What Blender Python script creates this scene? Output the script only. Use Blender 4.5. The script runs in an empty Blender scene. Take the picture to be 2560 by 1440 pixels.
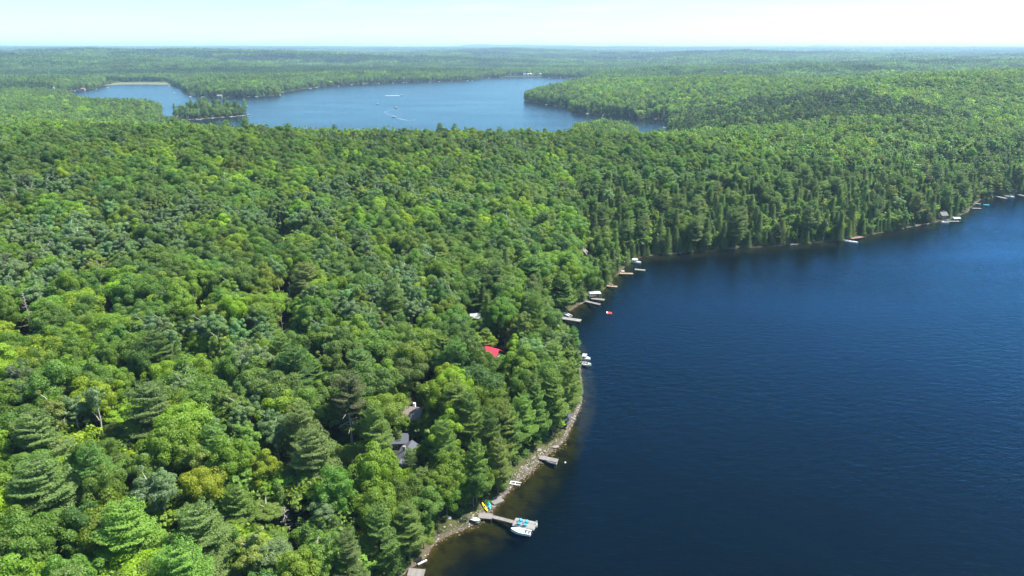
import bpy, bmesh, math, random
import numpy as np
from mathutils import Vector, Matrix

R_ = math.radians
S = bpy.context.scene
C = S.collection
random.seed(7)
rng = np.random.default_rng(11)

# ------------------------------------------------------------------ camera, sky, sun, exposure
CAM_Z = 120.0
PITCH = R_(19.14)
FPX = 1740.0                                  # focal length in pixels of the 2560 wide photograph
cam = bpy.data.cameras.new("camera"); cam_o = bpy.data.objects.new("camera", cam); C.objects.link(cam_o)
cam.sensor_width = 36.0; cam.lens = FPX / 2560 * 36.0
cam.clip_start = 1.0; cam.clip_end = 60000.0
cam_o.location = (0, 0, CAM_Z); cam_o.rotation_euler = (math.pi / 2 - PITCH, 0, 0)
S.camera = cam_o

SUN_AZ, SUN_EL = R_(74), R_(56)               # azimuth measured from the view direction towards the right
world = bpy.data.worlds.new("World"); S.world = world; world.use_nodes = True
wn = world.node_tree.nodes; wl = world.node_tree.links
bg = wn["Background"]
sky = wn.new("ShaderNodeTexSky"); sky.sky_type = 'NISHITA'; sky.sun_disc = False
sky.sun_elevation = SUN_EL; sky.sun_rotation = SUN_AZ
sky.altitude = 300; sky.air_density = 1.0; sky.dust_density = 0.4; sky.ozone_density = 2.2
bg.inputs[1].default_value = 0.088
skt = wn.new("ShaderNodeMix"); skt.data_type = 'RGBA'; skt.blend_type = 'MULTIPLY'; skt.inputs[0].default_value = 1.0
skt.inputs[7].default_value = (0.545, 0.90, 1.0, 1)
wtc = wn.new("ShaderNodeTexCoord"); wmp = wn.new("ShaderNodeMapping"); wmp.inputs["Scale"].default_value = (5.0, 5.0, 70.0)
wnz = wn.new("ShaderNodeTexNoise"); wnz.inputs["Scale"].default_value = 1.0; wnz.inputs["Detail"].default_value = 6; wnz.inputs["Roughness"].default_value = 0.6
wl.new(wtc.outputs["Generated"], wmp.inputs["Vector"]); wl.new(wmp.outputs[0], wnz.inputs["Vector"])
wmr = wn.new("ShaderNodeMapRange"); wmr.inputs[1].default_value = 0.50; wmr.inputs[2].default_value = 0.72; wmr.inputs[4].default_value = 0.5
wl.new(wnz.outputs["Fac"], wmr.inputs[0])
wcl = wn.new("ShaderNodeMix"); wcl.data_type = 'RGBA'; wcl.inputs[7].default_value = (3.9, 4.9, 5.1, 1)        # thin high cloud
wl.new(sky.outputs[0], skt.inputs[6]); wl.new(skt.outputs[2], wcl.inputs[6]); wl.new(wmr.outputs[0], wcl.inputs[0]); wl.new(wcl.outputs[2], bg.inputs[0])

sun = bpy.data.lights.new("sun", 'SUN'); sun.energy = 4.4; sun.angle = R_(0.5); sun.color = (1.0, 0.94, 0.84)
sun_o = bpy.data.objects.new("sun", sun); C.objects.link(sun_o)
SUN_DIR = Vector((math.sin(SUN_AZ) * math.cos(SUN_EL), math.cos(SUN_AZ) * math.cos(SUN_EL), math.sin(SUN_EL)))
sun_o.rotation_euler = SUN_DIR.to_track_quat('Z', 'Y').to_euler()
sun_o.location = (0, 0, 400)

S.view_settings.view_transform = 'Standard'; S.view_settings.look = 'None'
S.view_settings.exposure = 1.72; S.view_settings.gamma = 1.0
S.view_settings.use_curve_mapping = False
S.render.engine = 'CYCLES'
S.cycles.use_denoising = True
S.cycles.max_bounces = 9; S.cycles.diffuse_bounces = 6; S.cycles.glossy_bounces = 2
S.cycles.transmission_bounces = 6; S.cycles.transparent_max_bounces = 8; S.cycles.volume_bounces = 0
S.cycles.caustics_reflective = False; S.cycles.caustics_refractive = False
S.cycles.sample_clamp_indirect = 4.0; S.cycles.sample_clamp_direct = 8.0

# ------------------------------------------------------------------ helpers: pixels of the photo <-> places
cP, sP = math.cos(PITCH), math.sin(PITCH)
def ray(px, py):
    u = (px - 1280) / FPX; v = (720 - py) / FPX
    return np.array([u, cP + v * sP, -sP + v * cP])
def G(px, py, z=0.0):
    d = ray(px, py); t = (z - CAM_Z) / d[2]
    return np.array([d[0] * t, d[1] * t, z])
def project(x, y, z):
    dz = z - CAM_Z
    depth = y * cP - dz * sP
    up = y * sP + dz * cP
    depth = np.maximum(depth, 1e-3)
    return 1280 + FPX * x / depth, 720 - FPX * up / depth, depth

def _hash(ix, iy, seed):
    h = (ix * 374761393 + iy * 668265263 + seed * 1442695041) & 0xFFFFFFFF
    h = ((h ^ (h >> 13)) * 1274126177) & 0xFFFFFFFF
    return ((h ^ (h >> 16)) & 0xFFFFFF) / float(0xFFFFFF)
def vnoise(x, y, seed=0):
    x = np.asarray(x, float); y = np.asarray(y, float)
    ix = np.floor(x).astype(np.int64); iy = np.floor(y).astype(np.int64)
    fx = x - ix; fy = y - iy
    fx = fx * fx * (3 - 2 * fx); fy = fy * fy * (3 - 2 * fy)
    a = _hash(ix, iy, seed); b = _hash(ix + 1, iy, seed); c = _hash(ix, iy + 1, seed); d = _hash(ix + 1, iy + 1, seed)
    return (a * (1 - fx) + b * fx) * (1 - fy) + (c * (1 - fx) + d * fx) * fy
def fbm(x, y, scale, seed=0, octs=3):
    s = 0; a = 1; n = 0
    for k in range(octs):
        s = s + a * vnoise(x / scale * 2 ** k + 17.3 * k, y / scale * 2 ** k - 9.1 * k, seed + k); n += a; a *= 0.5
    return s / n

# ------------------------------------------------------------------ the two lakes as outlines on the water level
near_px = [(1004, 1440), (1032, 1418), (1064, 1396), (1085, 1362), (1110, 1344), (1165, 1322), (1200, 1303), (1222, 1284), (1246, 1258),
           (1272, 1226), (1296, 1204), (1328, 1180), (1345, 1160), (1372, 1136), (1400, 1116), (1418, 1092), (1428, 1066), (1440, 1040),
           (1452, 1010), (1455, 970), (1450, 925), (1441, 880), (1424, 840), (1404, 808), (1400, 794), (1418, 783), (1445, 765), (1466, 752),
           (1490, 738), (1512, 722), (1530, 704), (1548, 684), (1568, 662), (1592, 645), (1640, 637), (1700, 633), (1800, 626), (1900, 618),
           (2000, 610), (2060, 605), (2120, 600), (2200, 583), (2300, 563), (2370, 550), (2415, 533), (2436, 514), (2450, 500), (2480, 494), (2560, 487)]
NEAR = [G(*p)[:2] for p in near_px]
NEAR = [np.array(p) for p in [(-95, -90), (-88, 0), (-62, 70), (-38, 108)]] + NEAR + \
       [np.array(p) for p in [(620, 640), (820, 520), (900, 200), (760, -150), (400, -380), (60, -330), (-80, -220)]]
far_px = [(388, 312), (396, 304), (406, 292), (405, 283), (390, 276), (330, 276), (240, 271), (200, 262), (176, 248), (160, 238), (168, 229.5), (200, 226), (240, 221),
          (268, 212), (300, 206.5), (420, 206.5), (432, 214), (455, 220), (470, 236), (500, 241), (560, 243.5), (640, 242), (700, 238), (705, 231), (765, 222),
          (800, 216.5), (870, 212), (960, 207), (1060, 204), (1180, 199.5), (1215, 194.5), (1270, 192.5), (1350, 192.5), (1420, 194.5), (1490, 196.5),
          (1470, 205), (1400, 224), (1330, 240), (1309, 248), (1312, 253), (1360, 262), (1420, 269), (1428, 279), (1470, 285), (1540, 292), (1600, 297),
          (1662, 300), (1676, 320), (1668, 350), (1662, 372), (1612, 386), (1590, 345), (1520, 338.5), (1442, 340), (1428, 372), (1390, 400), (1200, 400), (1000, 396), (800, 388), (640, 372), (520, 352), (430, 330)]
FAR = [G(*p)[:2] for p in far_px]
isl_px = [(432, 299), (450, 300), (500, 298.5), (530, 296), (580, 292), (620, 287.5), (616, 284), (570, 281), (500, 282), (450, 288)]
ISL = [G(*p)[:2] for p in isl_px]

def refine(poly, amp, step, seed, n=3):
    out = []
    m = len(poly)
    for i in range(m):
        a, b = poly[i], poly[(i + 1) % m]
        L = np.linalg.norm(b - a); k = max(1, int(L / step))
        nrm = np.array([b[1] - a[1], a[0] - b[0]]) / max(L, 1e-6)
        for j in range(k):
            p = a + (b - a) * j / k
            if 0 < j:
                p = p + nrm * amp * 2 * (fbm(p[0], p[1], step * 2.5, seed, 2) - 0.5)
            out.append(p)
    return np.array(out)
NEAR = refine(NEAR, 1.6, 7.0, 3)
FAR = refine(FAR, 7.0, 30.0, 5)
ISL = refine(ISL, 3.0, 15.0, 6)

def sdf(poly, x, y, box_pad=900.0):
    """signed distance to the outline: negative inside"""
    x = np.asarray(x, float).ravel(); y = np.asarray(y, float).ravel()
    out = np.full(x.shape, 1e9)
    lo = poly.min(0) - box_pad; hi = poly.max(0) + box_pad
    m = (x > lo[0]) & (x < hi[0]) & (y > lo[1]) & (y < hi[1])
    if not m.any(): return out
    px, py = x[m], y[m]
    d2 = np.full(px.shape, 1e18); inside = np.zeros(px.shape, bool)
    n = len(poly)
    for i in range(n):
        ax, ay = poly[i]; bx, by = poly[(i + 1) % n]
        ex, ey = bx - ax, by - ay
        t = np.clip(((px - ax) * ex + (py - ay) * ey) / (ex * ex + ey * ey + 1e-12), 0, 1)
        dx = px - ax - t * ex; dy = py - ay - t * ey
        d2 = np.minimum(d2, dx * dx + dy * dy)
        cond = (ay > py) != (by > py)
        if cond.any():
            xi = ex * (py - ay) / (ey if abs(ey) > 1e-12 else 1e-12) + ax
            inside ^= cond & (px < xi)
    d = np.sqrt(d2)
    out[m] = np.where(inside, -d, d)
    return out
def shore_d(x, y):
    a = sdf(NEAR, x, y); b = sdf(FAR, x, y); c = sdf(ISL, x, y)
    return np.minimum(a, np.maximum(b, -c)), a

def sstep(a, b, x):
    t = np.clip((x - a) / (b - a), 0, 1); return t * t * (3 - 2 * t)
def target_elev(x, y):
    r = np.hypot(x, y)
    ridge = 43 * np.exp(-((y - 545 - 0.05 * x) / 215) ** 2) * (1 - 0.62 * sstep(40, 330, x))
    hill = 40 * np.exp(-((x - 900) / 480) ** 2 - ((y - 1380) / 430) ** 2) + 16 * np.exp(-((x - 420) / 200) ** 2 - ((y - 1500) / 350) ** 2)
    hill2 = 14 * np.exp(-((x - 480) / 200) ** 2 - ((y - 820) / 160) ** 2)
    e = 20 + ridge + hill + hill2
    e = e - 11 * np.exp(-((x - 150) / 95) ** 2 - ((y - 690) / 95) ** 2)
    e = e - 10 * np.exp(-((y - 1400) / 330) ** 2) * sstep(-220, -420, x)
    e = e - 9 * np.exp(-((y - 1050) / 220) ** 2) * sstep(-150, -350, x)
    e = e + 6 * (fbm(x, y, 140, 21) - 0.5) * 2
    e = e + 66 * (fbm(x, y, 400, 23, 2) - 0.5) * sstep(250, 600, x) * sstep(650, 950, y) * sstep(3600, 2400, r)
    e = e + 22 * (fbm(x, y, 520, 27, 3) - 0.5) * sstep(1600, 2400, r)
    far = sstep(1700, 4200, r)
    e = e + far * ((190 - 155 * sstep(5000, 11000, r)) * (fbm(x * 0.6, y, 1300, 31, 4) - 0.5) + 4) + 74 * sstep(2500, 20000, r) * (0.9 + 0.35 * (fbm(x, y, 4200, 41, 2) - 0.5))
    # low domes on the skyline
    for px, dist, amp, w in ((1190, 19000, 48, 420), (1300, 19200, 34, 900), (215, 19000, 62, 330), (1420, 19000, 35, 500), (2060, 19000, 38, 420), (1560, 19200, 28, 500)):
        cx = (px - 1280) / FPX * dist / 1.06
        e = e + amp * np.exp(-((x - cx) / w) ** 2 - ((y - dist) / 700) ** 2)
    return np.maximum(e, 4)
def height(x, y, with_d=False):
    shp = np.shape(x)
    x = np.asarray(x, float).ravel(); y = np.asarray(y, float).ravel()
    d, dn = shore_d(x, y)
    E = target_elev(x, y)
    k = 0.27
    land = E * (1 - np.exp(-k * np.maximum(d, 0) / E)) + 0.5 * (vnoise(x / 9, y / 9, 51) - 0.5) * np.clip(d / 6, 0, 1)
    dd = np.maximum(-d, 0)
    stp = 1 + 1.0 * sstep(170, 200, np.hypot(x, y))
    bed = -stp * (0.22 * np.minimum(dd, 6) + 0.34 * np.clip(dd - 6, 0, 16) + 0.1 * np.clip(dd - 22, 0, 60))
    h = np.where(d >= 0, land, bed)
    if with_d: return h.reshape(shp), d.reshape(shp)
    return h.reshape(shp)

def on_ground(px, py, h=0.0, far=30000):
    """where the line of sight of a pixel meets the ground raised by h"""
    d = ray(px, py); d = d / np.hypot(d[0], d[1])
    t = np.concatenate([np.arange(60, 900, 1.0), np.arange(900, 4000, 4.0)])
    z = CAM_Z + d[2] * t
    g = np.maximum(height(d[0] * t, d[1] * t), 0) + h
    i = np.argmax(z <= g)
    t0 = t[i]
    return np.array([d[0] * t0, d[1] * t0, max(float(height(d[0] * t0, d[1] * t0)), 0.0)])

# ------------------------------------------------------------------ materials
def new_mat(name):
    m = bpy.data.materials.new(name); m.use_nodes = True
    nt = m.node_tree; nt.nodes.clear()
    o = nt.nodes.new("ShaderNodeOutputMaterial")
    return m, nt, o
def simple(name, col, rough=0.6, metal=0.0, spec=0.4, var=0.12, scale=3.0):
    m, nt, o = new_mat(name); N, L = nt.nodes, nt.links
    p = N.new("ShaderNodeBsdfPrincipled")
    p.inputs["Roughness"].default_value = rough; p.inputs["Metallic"].default_value = metal
    p.inputs["Specular IOR Level"].default_value = spec
    tc = N.new("ShaderNodeTexCoord"); nz = N.new("ShaderNodeTexNoise"); nz.inputs["Scale"].default_value = scale; nz.inputs["Detail"].default_value = 4
    L.new(tc.outputs["Object"], nz.inputs["Vector"])
    mx = N.new("ShaderNodeMix"); mx.data_type = 'RGBA'
    mx.inputs[6].default_value = (*[c * (1 - var) for c in col], 1); mx.inputs[7].default_value = (*[min(1, c * (1 + var)) for c in col], 1)
    L.new(nz.outputs["Fac"], mx.inputs[0]); L.new(mx.outputs[2], p.inputs["Base Color"]); L.new(p.outputs[0], o.inputs[0])
    return m

def leaf_mat(name, transl=0.28, island=0.35, gloss=0.35):
    m, nt, o = new_mat(name); N, L = nt.nodes, nt.links
    at = N.new("ShaderNodeAttribute"); at.attribute_type = 'INSTANCER'; at.attribute_name = "tint"
    geo = N.new("ShaderNodeNewGeometry")
    mr = N.new("ShaderNodeMapRange"); mr.inputs[3].default_value = 1 - island; mr.inputs[4].default_value = 1 + island
    L.new(geo.outputs["Random Per Island"], mr.inputs[0])
    vm = N.new("ShaderNodeVectorMath"); vm.operation = 'SCALE'
    L.new(at.outputs["Color"], vm.inputs[0]); L.new(mr.outputs[0], vm.inputs["Scale"])
    p = N.new("ShaderNodeBsdfPrincipled"); p.inputs["Roughness"].default_value = 0.55; p.inputs["Specular IOR Level"].default_value = gloss
    L.new(vm.outputs[0], p.inputs["Base Color"])
    t = N.new("ShaderNodeBsdfTranslucent")
    mul = N.new("ShaderNodeVectorMath"); mul.operation = 'MULTIPLY'; mul.inputs[1].default_value = (1.25, 1.3, 0.7)
    L.new(vm.outputs[0], mul.inputs[0]); L.new(mul.outputs[0], t.inputs["Color"])
    mx = N.new("ShaderNodeMixShader"); mx.inputs[0].default_value = transl
    L.new(p.outputs[0], mx.inputs[1]); L.new(t.outputs[0], mx.inputs[2]); L.new(mx.outputs[0], o.inputs[0])
    return m
M = {}
M['leaf'] = leaf_mat('broad_leaves', 0.52, 0.16, 0.45)
M['needle'] = leaf_mat('needles', 0.44, 0.16, 0.35)
M['bark'] = simple('bark', (0.10, 0.085, 0.07), 0.9, var=0.35, scale=2)
M['pale_bark'] = simple('pale_bark', (0.36, 0.34, 0.30), 0.8, var=0.35, scale=1.2)
M['dead_wood'] = simple('dead_wood', (0.33, 0.30, 0.27), 0.85, var=0.3, scale=1.0)
M['tan_wood'] = simple('tan_dead_wood', (0.42, 0.36, 0.27), 0.85, var=0.3, scale=1.0)

def wood_mat(name, col):
    m, nt, o = new_mat(name); N, L = nt.nodes, nt.links
    p = N.new("ShaderNodeBsdfPrincipled"); p.inputs["Roughness"].default_value = 0.8
    geo = N.new("ShaderNodeNewGeometry"); tc = N.new("ShaderNodeTexCoord")
    nz = N.new("ShaderNodeTexNoise"); nz.inputs["Scale"].default_value = 1.5; nz.inputs["Detail"].default_value = 5
    L.new(tc.outputs["Object"], nz.inputs["Vector"])
    ad = N.new("ShaderNodeMath"); ad.operation = 'ADD'; L.new(geo.outputs["Random Per Island"], ad.inputs[0]); L.new(nz.outputs["Fac"], ad.inputs[1])
    mr = N.new("ShaderNodeMapRange"); mr.inputs[2].default_value = 2.0; mr.inputs[3].default_value = 0.72; mr.inputs[4].default_value = 1.25
    L.new(ad.outputs[0], mr.inputs[0])
    vm = N.new("ShaderNodeVectorMath"); vm.operation = 'SCALE'; vm.inputs[0].default_value = col; L.new(mr.outputs[0], vm.inputs["Scale"])
    L.new(vm.outputs[0], p.inputs["Base Color"]); L.new(p.outputs[0], o.inputs[0])
    return m
M['wood_grey'] = wood_mat('weathered_grey_wood', (0.150, 0.138, 0.128))
M['wood_pale'] = wood_mat('pale_wood', (0.175, 0.170, 0.158))
M['wood_tan'] = wood_mat('tan_wood', (0.23, 0.165, 0.105))
M['wood_brown'] = wood_mat('brown_wood', (0.15, 0.11, 0.085))
M['wood_red'] = wood_mat('red_brown_wood', (0.18, 0.085, 0.068))
M['white'] = simple('white_gelcoat', (0.80, 0.80, 0.79), 0.3, var=0.05)
M['grey_paint'] = simple('grey_paint', (0.32, 0.33, 0.35), 0.5)
M['dark'] = simple('dark_plastic', (0.03, 0.03, 0.035), 0.5)
M['seat'] = simple('seat_vinyl', (0.12, 0.11, 0.11), 0.6)
M['beige'] = simple('beige_vinyl', (0.34, 0.29, 0.22), 0.6)
M['glass'] = simple('dark_glass', (0.03, 0.04, 0.05), 0.08, spec=0.8)
M['turquoise'] = simple('turquoise_plastic', (0.02, 0.33, 0.52), 0.5)
M['cyan'] = simple('cyan_plastic', (0.03, 0.50, 0.55), 0.4)
M['yellow'] = simple('yellow_plastic', (0.75, 0.55, 0.02), 0.4)
M['red_roof'] = simple('red_metal_roof', (0.62, 0.05, 0.09), 0.4, var=0.06)
M['red'] = simple('red_paint', (0.50, 0.02, 0.03), 0.5)
M['brown_roof'] = simple('brown_shingles', (0.17, 0.14, 0.13), 0.9, var=0.2, scale=8)
M['grey_roof'] = simple('grey_shingles', (0.065, 0.072, 0.09), 0.9, var=0.2, scale=8)
M['black_roof'] = simple('black_shingles', (0.045, 0.045, 0.055), 0.9, var=0.2, scale=8)
M['white_roof'] = simple('pale_metal_roof', (0.27, 0.29, 0.32), 0.4, var=0.05)
M['teal_roof'] = simple('teal_roof', (0.17, 0.33, 0.32), 0.5, var=0.06)
M['wall_dark'] = simple('dark_siding', (0.09, 0.085, 0.09), 0.8)
M['wall_brown'] = simple('brown_siding', (0.17, 0.10, 0.07), 0.8)
M['wall_white'] = simple('white_siding', (0.72, 0.70, 0.66), 0.7)
M['wall_beige'] = simple('beige_siding', (0.26, 0.22, 0.165), 0.8)
M['stone'] = simple('stone_slab', (0.135, 0.128, 0.118), 0.9, var=0.25, scale=2)
M['brick'] = simple('brick', (0.28, 0.22, 0.19), 0.9, var=0.3, scale=6)
M['metal'] = simple('aluminium', (0.55, 0.56, 0.58), 0.35, metal=0.7)

# rock: many stones, each its own shade
m, nt, o = new_mat('rock'); N, L = nt.nodes, nt.links
p = N.new("ShaderNodeBsdfPrincipled"); p.inputs["Roughness"].default_value = 0.9
geo = N.new("ShaderNodeNewGeometry"); cr = N.new("ShaderNodeValToRGB")
els = cr.color_ramp.elements
els.new(0.35); els.new(0.70)
for k, col in enumerate(((0.055, 0.044, 0.037, 1), (0.115, 0.094, 0.080, 1), (0.195, 0.165, 0.143, 1), (0.290, 0.255, 0.228, 1))):
    els[k].color = col
L.new(geo.outputs["Random Per Island"], cr.inputs[0]); L.new(cr.outputs[0], p.inputs["Base Color"]); L.new(p.outputs[0], o.inputs[0])
M['rock'] = m

# ground: forest floor, bare bank along the water, sand and weed under it, dimmed by depth in colour
m, nt, o = new_mat('ground'); N, L = nt.nodes, nt.links
p = N.new("ShaderNodeBsdfPrincipled"); p.inputs["Roughness"].default_value = 0.95; p.inputs["Specular IOR Level"].default_value = 0.0
tc = N.new("ShaderNodeTexCoord"); sep = N.new("ShaderNodeSeparateXYZ"); L.new(tc.outputs["Object"], sep.inputs[0])
nz = N.new("ShaderNodeTexNoise"); nz.inputs["Scale"].default_value = 0.25; nz.inputs["Detail"].default_value = 6; L.new(tc.outputs["Object"], nz.inputs["Vector"])
nz2 = N.new("ShaderNodeTexNoise"); nz2.inputs["Scale"].default_value = 1.1; nz2.inputs["Detail"].default_value = 5; L.new(tc.outputs["Object"], nz2.inputs["Vector"])
def mixc(fac, a, b):
    mx = N.new("ShaderNodeMix"); mx.data_type = 'RGBA'
    for s, v in ((6, a), (7, b)):
        if isinstance(v, tuple): mx.inputs[s].default_value = (*v, 1)
        else: L.new(v, mx.inputs[s])
    L.new(fac, mx.inputs[0]); return mx.outputs[2]
def ramp01(src, a, b):
    r = N.new("ShaderNodeMapRange"); r.inputs[1].default_value = a; r.inputs[2].default_value = b; r.clamp = True
    L.new(src, r.inputs[0]); return r.outputs[0]
zz = N.new("ShaderNodeMath"); zz.operation = 'MULTIPLY_ADD'; zz.inputs[1].default_value = 1.0
nzs = N.new("ShaderNodeMath"); nzs.operation = 'MULTIPLY_ADD'; nzs.inputs[1].default_value = 0.8; nzs.inputs[2].default_value = -0.4
L.new(nz2.outputs["Fac"], nzs.inputs[0]); L.new(sep.outputs["Z"], zz.inputs[0]); L.new(nzs.outputs[0], zz.inputs[2])
floor_c = mixc(ramp01(nz.outputs["Fac"], 0.35, 0.65), (0.035, 0.032, 0.02), (0.055, 0.07, 0.025))
bank_c = mixc(ramp01(nz2.outputs["Fac"], 0.38, 0.62), (0.055, 0.045, 0.034), (0.10, 0.084, 0.066))
grass_c = mixc(ramp01(nz.outputs["Fac"], 0.4, 0.6), (0.030, 0.042, 0.012), (0.065, 0.066, 0.026))
land_c = mixc(ramp01(zz.outputs[0], 0.7, 1.3), mixc(ramp01(zz.outputs[0], 0.15, 0.45), bank_c, grass_c), floor_c)
weed = mixc(ramp01(nz2.outputs["Fac"], 0.4, 0.62), (0.034, 0.028, 0.011), (0.020, 0.026, 0.008))
weed2 = mixc(ramp01(nz.outputs["Fac"], 0.45, 0.6), weed, (0.012, 0.012, 0.005))
deep = (0.001, 0.004, 0.007)
bed1 = mixc(ramp01(zz.outputs[0], -0.35, -0.03), weed2, (0.07, 0.048, 0.020))
bed = mixc(ramp01(sep.outputs["Z"], -2.9, -0.5), deep, bed1)  # deep bed near black: light lost through the water, painted into its colour
L.new(mixc(ramp01(sep.outputs["Z"], -0.05, 0.05), bed, land_c), p.inputs["Base Color"])
L.new(p.outputs[0], o.inputs[0])
M['ground'] = m

# water: the bed shows through it where one looks down, the sky lies on it where one looks along it
def water_mat(name, ripple, scale, rough, glint):
    m, nt, o = new_mat(name); N, L = nt.nodes, nt.links
    tc = N.new("ShaderNodeTexCoord")
    mp = N.new("ShaderNodeMapping"); mp.inputs["Rotation"].default_value = (0, 0, R_(24)); mp.inputs["Scale"].default_value = (0.42, 1.0, 1.0)
    L.new(tc.outputs["Object"], mp.inputs["Vector"])
    n1 = N.new("ShaderNodeTexNoise"); n1.inputs["Scale"].default_value = scale; n1.inputs["Detail"].default_value = 3; n1.inputs["Roughness"].default_value = 0.55; n1.inputs["Distortion"].default_value = 0.3
    L.new(mp.outputs[0], n1.inputs["Vector"])
    mp2 = N.new("ShaderNodeMapping"); mp2.inputs["Rotation"].default_value = (0, 0, R_(-12)); mp2.inputs["Scale"].default_value = (0.5, 1.0, 1.0)
    L.new(tc.outputs["Object"], mp2.inputs["Vector"])
    n2 = N.new("ShaderNodeTexNoise"); n2.inputs["Scale"].default_value = scale * 0.33; n2.inputs["Detail"].default_value = 2
    L.new(mp2.outputs[0], n2.inputs["Vector"])
    ad = N.new("ShaderNodeMath"); ad.operation = 'MULTIPLY_ADD'; ad.inputs[1].default_value = 1.6
    L.new(n2.outputs["Fac"], ad.inputs[0]); L.new(n1.outputs["Fac"], ad.inputs[2])
    n3 = N.new("ShaderNodeTexNoise"); n3.inputs["Scale"].default_value = 0.012; n3.inputs["Detail"].default_value = 4
    mp3 = N.new("ShaderNodeMapping"); mp3.inputs["Scale"].default_value = (0.45, 1.0, 1.0); L.new(tc.outputs["Object"], mp3.inputs["Vector"]); L.new(mp3.outputs[0], n3.inputs["Vector"])
    gust = N.new("ShaderNodeMapRange"); gust.inputs[1].default_value = 0.35; gust.inputs[2].default_value = 0.65; gust.inputs[3].default_value = ripple * 0.55; gust.inputs[4].default_value = ripple * 1.25
    L.new(n3.outputs["Fac"], gust.inputs[0])
    b = N.new("ShaderNodeBump"); b.inputs["Distance"].default_value = 0.35
    L.new(ad.outputs[0], b.inputs["Height"]); L.new(gust.outputs[0], b.inputs["Strength"])
    fr = N.new("ShaderNodeFresnel"); fr.inputs["IOR"].default_value = 1.333; L.new(b.outputs[0], fr.inputs["Normal"])
    gl = N.new("ShaderNodeBsdfGlossy"); gl.inputs["Roughness"].default_value = rough; gl.inputs["Color"].default_value = (*glint, 1); L.new(b.outputs[0], gl.inputs["Normal"])
    tr = N.new("ShaderNodeBsdfTransparent"); tr.inputs["Color"].default_value = (0.68, 0.71, 0.50, 1)
    df = N.new("ShaderNodeBsdfDiffuse"); df.inputs["Color"].default_value = (0.004, 0.040, 0.130, 1)
    mxd = N.new("ShaderNodeMixShader"); mxd.inputs[0].default_value = 0.012; L.new(tr.outputs[0], mxd.inputs[1]); L.new(df.outputs[0], mxd.inputs[2])
    pw = N.new("ShaderNodeMath"); pw.operation = 'POWER'; pw.inputs[1].default_value = 1.28; L.new(fr.outputs[0], pw.inputs[0])
    pm = N.new("ShaderNodeMath"); pm.operation = 'MULTIPLY'; pm.inputs[1].default_value = 1.9; pm.use_clamp = True; L.new(pw.outputs[0], pm.inputs[0])
    mx = N.new("ShaderNodeMixShader"); L.new(pm.outputs[0], mx.inputs[0]); L.new(mxd.outputs[0], mx.inputs[1]); L.new(gl.outputs[0], mx.inputs[2])
    L.new(mx.outputs[0], o.inputs[0])
    return m
M['water'] = water_mat('lake_water', 0.52, 1.25, 0.08, (0.22, 0.49, 0.80))
M['far_water'] = water_mat('far_lake_water', 0.7, 0.35, 0.16, (0.35, 0.41, 0.47))
M['foam'] = simple('foam', (0.30, 0.36, 0.42), 0.9, var=0.1)
M['reeds'] = simple('reeds', (0.10, 0.115, 0.045), 0.95, var=0.25, scale=0.05)

# ------------------------------------------------------------------ mesh helpers
class MB:
    """collects shapes for ONE mesh object"""
    def __init__(s): s.v = []; s.f = []
    def add(s, verts, faces):
        b = len(s.v); s.v += [tuple(map(float, p)) for p in verts]; s.f += [tuple(i + b for i in f) for f in faces]; return s
    def box(s, c, size, rz=0.0, tilt=None):
        hx, hy, hz = size[0] / 2, size[1] / 2, size[2] / 2
        pts = [Vector((x, y, z)) for x in (-hx, hx) for y in (-hy, hy) for z in (-hz, hz)]
        mt = Matrix.Rotation(rz, 3, 'Z')
        if tilt: mt = mt @ Matrix.Rotation(tilt[1], 3, tilt[0])
        pts = [mt @ q + Vector(c) for q in pts]
        return s.add(pts, [(0, 1, 3, 2), (4, 6, 7, 5), (0, 4, 5, 1), (2, 3, 7, 6), (0, 2, 6, 4), (1, 5, 7, 3)])
    def tube(s, pts, radii, n=7):
        pts = [Vector(q) for q in pts]
        rings = []
        for i, q in enumerate(pts):
            t = (pts[min(i + 1, len(pts) - 1)] - pts[max(i - 1, 0)]).normalized()
            a = t.orthogonal().normalized(); b = t.cross(a)
            rings.append([q + (a * math.cos(2 * math.pi * k / n) + b * math.sin(2 * math.pi * k / n)) * radii[i] for k in range(n)])
        vs = [p_ for r in rings for p_ in r]; fs = []
        for i in range(len(pts) - 1):
            for k in range(n):
                fs.append((i * n + k, i * n + (k + 1) % n, (i + 1) * n + (k + 1) % n, (i + 1) * n + k))
        fs.append(tuple(range(n - 1, -1, -1))); fs.append(tuple((len(pts) - 1) * n + k for k in range(n)))
        return s.add(vs, fs)
    def mesh(s, name, mat):
        me = bpy.data.meshes.new(name); me.from_pydata(s.v, [], s.f); me.update()
        if mat: me.materials.append(mat)
        return me
    def build(s, name, mat, parent=None, loc=None, smooth=False):
        me = s.mesh(name, mat)
        bm = bmesh.new(); bm.from_mesh(me); bmesh.ops.recalc_face_normals(bm, faces=bm.faces); bm.to_mesh(me); bm.free()
        if smooth:
            for q in me.polygons: q.use_smooth = True
        ob = bpy.data.objects.new(name, me); C.objects.link(ob)
        if parent: ob.parent = parent
        if loc is not None: ob.location = loc
        return ob
def tag(ob, label=None, cat=None, group=None, kind=None):
    if label: ob["label"] = label
    if cat: ob["category"] = cat
    if group: ob["group"] = group
    if kind: ob["kind"] = kind
    return ob
def thing(name, label, cat, loc, rz=0.0, group=None):
    e = bpy.data.objects.new(name, None); C.objects.link(e)
    e.location = tuple(map(float, loc)); e.rotation_euler = (0, 0, rz); e.empty_display_size = 0.5
    return tag(e, label, cat, group)
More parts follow.
